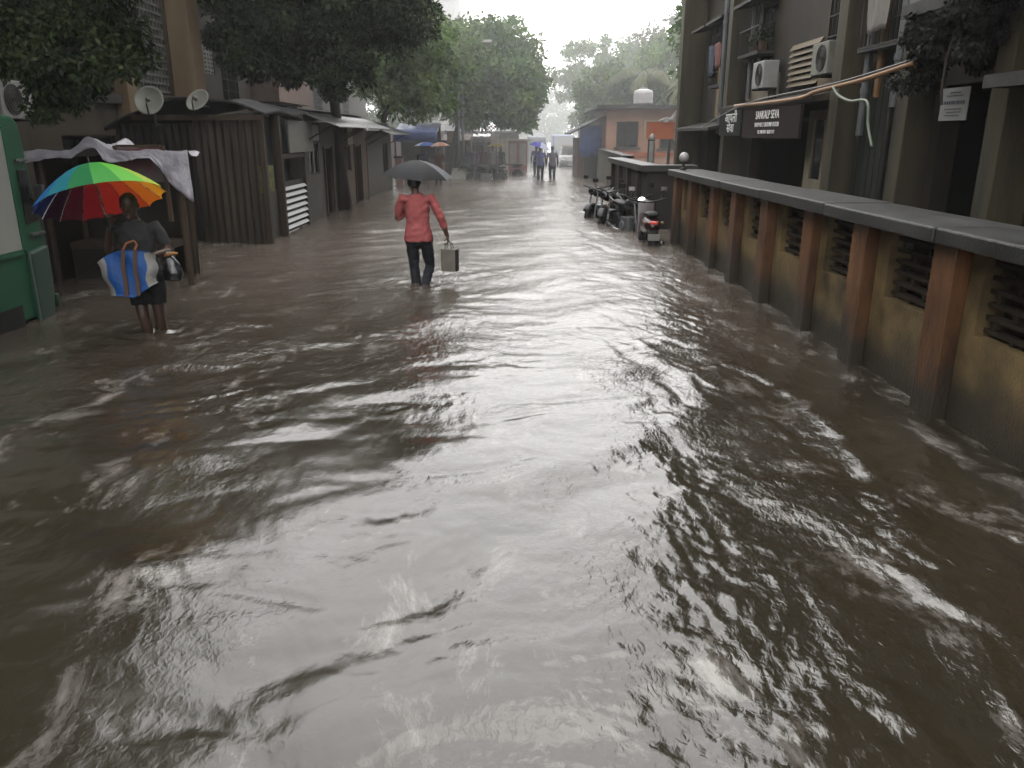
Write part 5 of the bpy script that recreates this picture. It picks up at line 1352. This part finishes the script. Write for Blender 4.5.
# ------------------------------------------------------------------ motorcycles and the car
def motorcycle(label, base, rotz, paint, scooter=False, lit=False, group='motorcycles parked by the gate'):
    t = thing('motorcycle', label, 'motorcycle', base, group, rotz)
    def wheel(y, r=.29, w=.055):
        wh = obj('wheel', MB().lathe([(r*.72,-w),(r*.93,-w*.95),(r,-w*.4),(r,w*.4),(r*.93,w*.95),(r*.72,w)], (0,y,r), 'X', 22), M_black, t, local=True)
        rm = MB().lathe([(r*.71,-.02),(r*.71,.02)], (0,y,r), 'X', 22)
        rm.lathe([(.05,-.07),(.05,.07)], (0,y,r), 'X', 10)
        obj('rim', rm, M_steel, wh, local=True)
    wheel(-.62); wheel(.64)
    obj('fork', MB().tube([(-.085,.64,.29),(-.085,.47,.84)], .022, 8).tube([(.085,.64,.29),(.085,.47,.84)], .022, 8), M_steel, t, local=True)
    obj('front_mudguard', MB().grid(lambda u, v: ((u-.5)*.14, .64 + .33*math.cos(.5+2.0*v), .29 + .33*math.sin(.5+2.0*v)), 4, 10), paint, t, local=True, smooth=True, solid=.01)
    obj('engine', MB().cbox((0,.05,.40), (.26,.42,.30)).lathe([(.11,-.17),(.11,.17)], (0,-.02,.36), 'X', 14), M_steel if not scooter else M_black, t, local=True, bevel=.02)
    tail = MB()
    if scooter:
        tail.tube([(0,-.86,.66),(0,-.74,.64),(0,-.45,.62),(0,-.1,.56),(0,.05,.44)], [(.05,.05),(.15,.13),(.19,.17),(.17,.15),(.14,.06)], 14, up=(1,0,0))
        tail.box(-.16, .16, -.05, .40, .27, .33).prism([(.36,.3),(.46,.3),(.52,.95),(.44,.98)], -.17, .17, 'YZ')
    else:
        tail.tube([(0,-.90,.80),(0,-.72,.74),(0,-.40,.66)], [(.03,.03),(.09,.07),(.10,.07)], 12, up=(1,0,0))
        tail.tube([(0,-.06,.74),(0,.08,.82),(0,.30,.86),(0,.42,.80)], [(.09,.07),(.135,.11),(.14,.11),(.07,.06)], 14, up=(1,0,0))
    put('body', fuse(tail, .015, 4), paint, t)
    zs = .80 if scooter else .79
    obj('seat', MB().tube([(0,-.76,zs+.01),(0,-.60,zs+.03),(0,-.30,zs),(0,-.04,zs-.01)], [(.09,.035),(.13,.045),(.13,.045),(.08,.035)], 12, up=(1,0,0)), M_black, t, local=True, smooth=True)
    obj('handlebar', MB().tube([(-.36,.34,1.02),(-.22,.42,.98),(0,.45,.94),(.22,.42,.98),(.36,.34,1.02)], .016, 8), M_black, t, local=True, smooth=True)
    hl_ = MB().lathe([(.02,0),(.085,.05),(.095,.12)], (0,.50,.90), 'Y', 16)
    obj('headlight_shell', hl_, paint, t, local=True, smooth=True)
    obj('headlight', MB().lathe([(.09,.122),(.07,.14),(.01,.148)], (0,.50,.90), 'Y', 16), M_head if lit else M_glass, t, local=True, smooth=True)
    for s in (-1, 1):
        mr_ = obj('mirror', MB().cbox((s*.30,.35,1.20), (.13,.03,.085)), M_black, t, local=True, bevel=.012)
        obj('mirror_glass', MB().box(s*.30-.055, s*.30+.055, .331, .334, 1.165, 1.235), M_chrome, mr_, local=True)
        obj('stalk', MB().tube([(s*.26,.39,.99),(s*.29,.37,1.16)], .007, 5), M_black, mr_, local=True)
    obj('tail_light', MB().cbox((0,-.885,.70 if scooter else .78), (.13,.04,.05)), M_tail if scooter else M_lens, t, local=True, bevel=.015)
    for s in (-1, 1): obj('indicator', MB().ball((s*.15,-.86,.70), (.03,.035,.025), 10, 7), M_orange_pipe, t, local=True, smooth=True)
    obj('rear_mudguard', MB().grid(lambda u, v: ((u-.5)*.17, -.62 - .34*math.cos(-.2+1.5*v), .29 + .34*math.sin(-.2+1.5*v)), 4, 10), M_black, t, local=True, smooth=True, solid=.01)
    obj('number_plate', MB().cbox((0,-.985,.46), (.20,.012,.11), (.18,0,0)), M_plate, t, local=True)
    obj('exhaust', MB().tube([(.14,.1,.26),(.16,-.3,.26),(.17,-.78,.34)], [.025,.04,.045], 10), M_chrome, t, local=True, smooth=True)
    if not scooter:
        obj('grab_rail', MB().tube([(-.10,-.55,.80),(-.11,-.85,.90),(.11,-.85,.90),(.10,-.55,.80)], .012, 6), M_chrome, t, local=True)
    return t
M_dkred = mat('dark red paint', (.05,.010,.012), None, rough=.3, coat=.3)
q = at(648, 240, 14.6)
motorcycle('scooter with a red tail and pale number plate, standing before the gate gap', (2.52, 14.8, BED), -.06, M_dkred, True)
q = at(654, 190, 16.0)
motorcycle('motorcycle with its round headlamp lit, facing the viewer behind the red scooter', (2.42, 16.6, BED), PI+.25, M_blackpaint, False, True)
q = at(622, 212, 17.2)
m1_ = motorcycle('black motorcycle parked across the water edge beside the short dark wall', (2.28, 18.3, BED), PI-.42, M_blackpaint)
for (x, y, r, lab) in ((2.22, 19.7, PI-.55, 'second black motorcycle, parked just beyond the first along the short dark wall'),):
    c = copy_tree(m1_); c.location = (x, y, BED); c.rotation_euler = (0,0,r); c['label'] = lab

def car(label, base, rotz, paint, roofm=None):
    t = thing('parked_car', label, 'car', base, None, rotz)
    m = MB()
    prof = [(-1.8,.32),(-1.82,.62),(-1.72,.86),(-1.45,.95),(-1.15,1.38),(-.6,1.47),(.35,1.45),(.95,.98),(1.6,.86),(1.8,.66),(1.82,.34)]
    n = len(prof); vs = []
    for sx_, k in ((-1,0),(-1,1),(1,1),(1,0)):
        for (y, z) in prof:
            w = .77 if z < .97 else .77 - (z-.97)*.36
            vs.append((sx_*(w if k == 0 else w-.05)*1.0, y, z + (.0 if k == 0 else .02)))
    fs = [(a*n+i_, a*n+(i_+1) % n, (a+1)*n+(i_+1) % n, (a+1)*n+i_) for a in range(3) for i_ in range(n)]
    fs += [tuple(range(n-1,-1,-1)), tuple(3*n+i_ for i_ in range(n))]
    m.add(vs, fs)
    obj('body', m, paint, t, local=True, bevel=.03)
    obj('windscreen', MB().add([(-.62,.96,1.01),(.62,.96,1.01),(.52,.40,1.445),(-.52,.40,1.445)], [(0,1,2,3)]), M_glass, t, local=True, solid=.012)
    obj('rear_window', MB().add([(-.62,-1.42,1.01),(.62,-1.42,1.01),(.52,-1.16,1.40),(-.52,-1.16,1.40)], [(3,2,1,0)]), M_glass, t, local=True, solid=.03)
    for s in (-1, 1):
        obj('side_window', MB().add([(s*.775,-1.1,1.0),(s*.775,.72,1.0),(s*.655,.3,1.37),(s*.655,-.9,1.37)], [(0,1,2,3)]), M_glass, t, local=True, solid=.012)
        obj('headlight', MB().ball((s*.56,1.74,.72), (.15,.09,.08), 12, 8), M_globe, t, local=True, smooth=True)
        obj('tail_light', MB().ball((s*.6,-1.76,.78), (.10,.06,.11), 12, 8), M_lens, t, local=True, smooth=True)
        for y in (-1.12, 1.15):
            w = obj('wheel', MB().lathe([(.2,-.09),(.29,-.08),(.3,0),(.29,.08),(.2,.09)], (s*.70,y,.3), 'X', 20), M_black, t, local=True)
            obj('rim', MB().lathe([(.19,-.092),(.19,.092)], (s*.70,y,.3), 'X', 14), M_steel, w, local=True)
    obj('bumper', MB().box(-.72, .72, 1.79, 1.87, .34, .55), M_grille, t, local=True, bevel=.02)
    obj('number_plate', MB().box(-.24, .24, 1.872, 1.885, .40, .50), M_plate, t, local=True)
    if roofm is not None: obj('roof_cover', MB().box(-.53, .53, -.85, .30, 1.50, 1.56), roofm, t, local=True, bevel=.02)
    return t
q = at(570, 165, 52)
car('silver hatchback with a yellowish roof cover facing the flood at the end of the road', (q.x, 52, BED), PI, M_silver, M_yellow)
q = at(563, 160, 60)
t = thing('parked_van', 'blue and white van in the haze behind the silver hatchback', 'van', (q.x, 60, BED))
obj('body', MB().prism([(58.6,-.05),(58.4,.8),(59.0,1.85),(62.4,1.9),(62.5,-.05)], q.x-.8, q.x+.8, 'YZ'), M_blue, t, bevel=.05)
obj('windscreen', MB().prism([(58.38,.85),(58.93,1.78),(58.91,1.79),(58.36,.86)], q.x-.7, q.x+.7, 'YZ'), M_glass, t)
for s in (-1,1): obj('headlight', MB().ball((q.x+s*.58,58.5,.45), (.14,.06,.1), 10, 7), M_globe, t)
obj('bumper', MB().box(q.x-.82, q.x+.82, 58.4, 58.58, -.02, .22), M_white, t)

# ------------------------------------------------------------------ stalls, kiosks and people up the road
def stall(label, x0, x1, y, zt, dep, m, slope=.25, counter=M_brown, goods=None, valance=.2):
    t = thing('market_stall', label, 'stall', ((x0+x1)/2, y+dep/2, BED))
    for x in (x0+.06, x1-.06):
        for yy in (y+.06, y+dep-.06): obj('post', MB().tube([(x,yy,BED),(x,yy,zt-.05 + (slope if yy > y+.3 else 0))], .04, 6), M_wood, t)
    def f(u, v):
        s = .03*math.sin(13*u+3*v) + .03*math.sin(23*u+7*v)
        if v < .2: return (x0+(x1-x0)*u, y - .1 + s*.4, zt - valance*(1-v/.2) + s*.4)
        k = (v-.2)/.8; return (x0+(x1-x0)*u, y-.1+(dep+.2)*k, zt + slope*k - .07*math.sin(PI*k) + s*.5)
    obj('canopy', MB().grid(f, 24, 12), m, t, smooth=True, solid=.012)
    obj('counter', MB().box(x0+.12, x1-.12, y+.15, y+.6, BED, .5), counter, t)
    obj('back', MB().box(x0+.05, x1-.05, y+dep-.04, y+dep, BED, zt-.1), M_corr_dark, t)
    return t
xa, xb = at(393, 130, 36).x, at(437, 130, 36).x
stall('stall under a bright blue tarpaulin beyond the shack row', xa, xb, 36.0, at(410, 129, 36).z, 2.2, M_bluetarp, valance=.55)
xa, xb = at(441, 150, 40.5).x, at(470, 150, 40.5).x
stall('brown stall with an orange board above its counter', xa, xb, 40.5, at(455, 140, 40.5).z, 1.8, M_brown)
c1, c2 = at(447, 143, 40.2), at(458, 132, 40.2)
t = thing('sign_board', 'small orange brown sign board fixed above the brown stall', 'sign', ((c1.x+c2.x)/2, 40.2, c1.z))
obj('panel', MB().box(c1.x, c2.x, 40.2, 40.25, c1.z, c2.z), M_orange_pipe, t)
obj('frame', MB().box(c1.x-.03, c2.x+.03, 40.18, 40.26, c2.z+.002, c2.z+.04).box(c1.x-.03, c2.x+.03, 40.18, 40.26, c1.z-.04, c1.z-.002), M_wood, t)
xa, xb = at(472, 150, 42).x, at(490, 150, 42).x
stall('dark stall with a ragged white cloth awning among the crowd', xa, xb, 42, at(480, 136, 42).z, 1.6, M_globe, slope=.1, counter=M_corr_dark, valance=.3)

def kiosk(label, x0, x1, y, dep, zt, m, roofm, front=None, trim=None):
    t = thing('kiosk', label, 'kiosk', ((x0+x1)/2, y, BED))
    obj('body', MB().box(x0, x1, y, y+dep, BED, zt), m, t)
    obj('roof', MB().box(x0-.12, x1+.12, y-.25, y+dep+.1, zt+.003, zt+.09), roofm, t)
    if front:
        w = (x1-x0)
        for (a, b) in ((.07,.42), (.58,.93)):
            obj('shutter', MB().box(x0+w*a, x0+w*b, y-.04, y-.003, .35, zt-.12), front, t)
        obj('centre_strip', MB().box(x0+w*.44, x0+w*.56, y-.06, y-.003, .2, zt-.08), trim, t)
        obj('base_panel', MB().box(x0+.02, x1-.02, y-.05, y-.003, BED, .18), trim, t)
    return t
xa, xb = at(497, 150, 45).x, at(519, 150, 45).x
kiosk('plain beige kiosk with a flat top behind the red kiosk', xa, xb, 45.5, 1.6, at(505, 134, 45.5).z, M_beige, M_slab, M_cream, M_beige)
xa, xb = at(508.5, 150, 43).x, at(527.5, 150, 43).x
kiosk('red framed kiosk with two pale shutters and a red strip between them', xa, xb, 43, 1.3, at(518, 141, 43).z, M_red, M_beige, M_beige, M_red)
xa, xb = at(528, 150, 56).x, at(547, 150, 56).x
t = stall('blue grey awning shop in the haze beyond the red kiosk', xa, xb-.1, 56, at(537, 137, 56).z, 3, M_bluegrey, slope=.25, counter=M_bluegrey, valance=.5)
c1, c2 = at(450, 176, 36.5), at(469, 168, 36.5)
t = thing('slab', 'pale grey slab lying tilted at the edge of the water', 'slab', ((c1.x+c2.x)/2, 36.7, BED))
obj('top', MB().add([(c1.x,36.2,-.1),(c2.x,36.2,-.1),(c2.x-.1,36.9,.42),(c1.x+.1,36.9,.42)], [(0,1,2,3)]), M_pale, t, solid=.08)
obj('prop', MB().box((c1.x+c2.x)/2-.06, (c1.x+c2.x)/2+.06, 36.95, 37.05, BED, .40), M_wood, t)

def far_person(label, px, Y, shirt, legs, face, arm_up=False, h=1.0):
    p = at(px, 150, Y)
    kw = dict(an_l=(.06,.10,.09), ft_l=(.06,-.08,.03), kn_l=(.09,-.02,.49), an_r=(-.08,-.10,.09), ft_r=(-.09,-.28,.03), kn_r=(-.09,-.12,.50))
    if arm_up: kw.update(el_l=(.27,-.08,1.13), wr_l=(.15,-.25,1.25), hd_l=(-.1,-.1,1), hn_l=(-.7,-.5,0), curl_l=1.0)
    t = person(label, (p.x, Y, BED), face, stand(**kw), shirt, legs, M_skin_dark, sleeve=.6, voxel=.0125, group='people up the road in the rain')
    return t, V((p.x, Y, BED)), face
def shade_mat(n, c): return mat(n, c, tuple(v*1.4 for v in c), 9, .8, objc=True)
def held(label, B, face, tilt, R, H, cols, mats):
    R_ = Matrix.Rotation(face, 4, 'Z'); g_ = B + R_ @ V((.12, -.27, 1.32)); ax_ = (R_ @ V(tilt)).normalized()
    umbrella(label, g_ - ax_*.08, ax_, R, H, 8, cols, .66, mats=mats, group='umbrellas held up the road')
M_uviolet = cloth('violet blue', (.10,.09,.46)); M_uwhite = cloth('pale blue', (.5,.54,.68)); M_upink = cloth('salmon', (.62,.26,.17)); M_upk2 = cloth('cream', (.68,.48,.38)); M_ublue = cloth('bright blue', (.03,.12,.5))
_, B, f = far_person('person in dark clothes in mid road under the violet umbrella', 540.5, 36.5, shade_mat('slate shirt', (.06,.07,.20)), M_navy, PI, True)
held('violet blue umbrella with a pale edge, held low in mid road', B, f, (-.30,.0,1), .50, .26, [0,0,0,0,1,1,0,0], [M_uviolet, M_uwhite])
far_person('bare headed person walking beside the violet umbrella', 552.5, 36.8, shade_mat('grey shirt', (.12,.11,.14)), M_navy, PI)
far_person('person half hidden behind the violet umbrella, nearer the red kiosk', 536.5, 41, shade_mat('violet shirt', (.08,.07,.16)), M_navy, PI)
_, B, f = far_person('person in a brown shirt under the salmon umbrella by the brown stall', 438, 33.5, shade_mat('brown shirt', (.12,.05,.03)), M_navy, 0, True)
held('salmon and cream umbrella beside the blue tarpaulin stall', B, f, (-.05,0,1), .42, .16, [0,1,0,0,1,0,0,1], [M_upink, M_upk2])
_, B, f = far_person('person standing in the dark under the blue and white umbrella', 422, 33.8, shade_mat('dark blue shirt', (.02,.03,.08)), M_navy, .3, True, 1.0)
held('blue umbrella with white panels in front of the blue tarpaulin', B, f, (-.02,0,1), .50, .15, [0,0,1,0,0,1,1,0], [M_ublue, M_uwhite])
for (px, Y, lab, c) in ((466, 38.2, 'dark clothed person standing at the pole end of the stalls', (.03,.03,.035)), (474, 37.6, 'person in a violet grey shirt standing by the white awning', (.09,.08,.12)),
                        (483, 38.6, 'person in a dim red shirt between the stalls', (.10,.04,.04)), (492.5, 37.4, 'person in grey and white standing in front of the beige kiosk', (.16,.155,.15)), (500.5, 37.9, 'dark green clad person facing the road before the red kiosk', (.03,.05,.04))):
    far_person(lab, px, Y, shade_mat(lab[:18], c), M_navy, random.uniform(-.8,.8))
p = at(496, 145, 37.8)
t = thing('parasol', 'flat yellowish vendor parasol over the people by the beige kiosk', 'parasol', (p.x, 38.2, BED))
obj('pole', MB().tube([(p.x,38.2,BED),(p.x,38.2,p.z+.05)], .025, 8), M_grille, t)
obj('canopy', MB().lathe([(.45,p.z-.08),(.44,p.z-.06),(.22,p.z+.03),(.01,p.z+.07)], (p.x,38.2,0), n=10), M_yellow, t)
for (px, Y, r, lab) in ((470, 36.6, 1.2, 'dark motorcycle parked among the people by the stalls'), (486, 36.2, 1.9, 'dark motorcycle parked in front of the white awning stall'), (505, 40.2, 1.5, 'dark motorcycle parked at the foot of the beige kiosk')):
    q = at(px, 170, Y); c = copy_tree(m1_); c.location = (q.x, Y, BED); c.rotation_euler = (0,0,r); c['label'] = lab; c['group'] = 'motorcycles parked by the stalls'
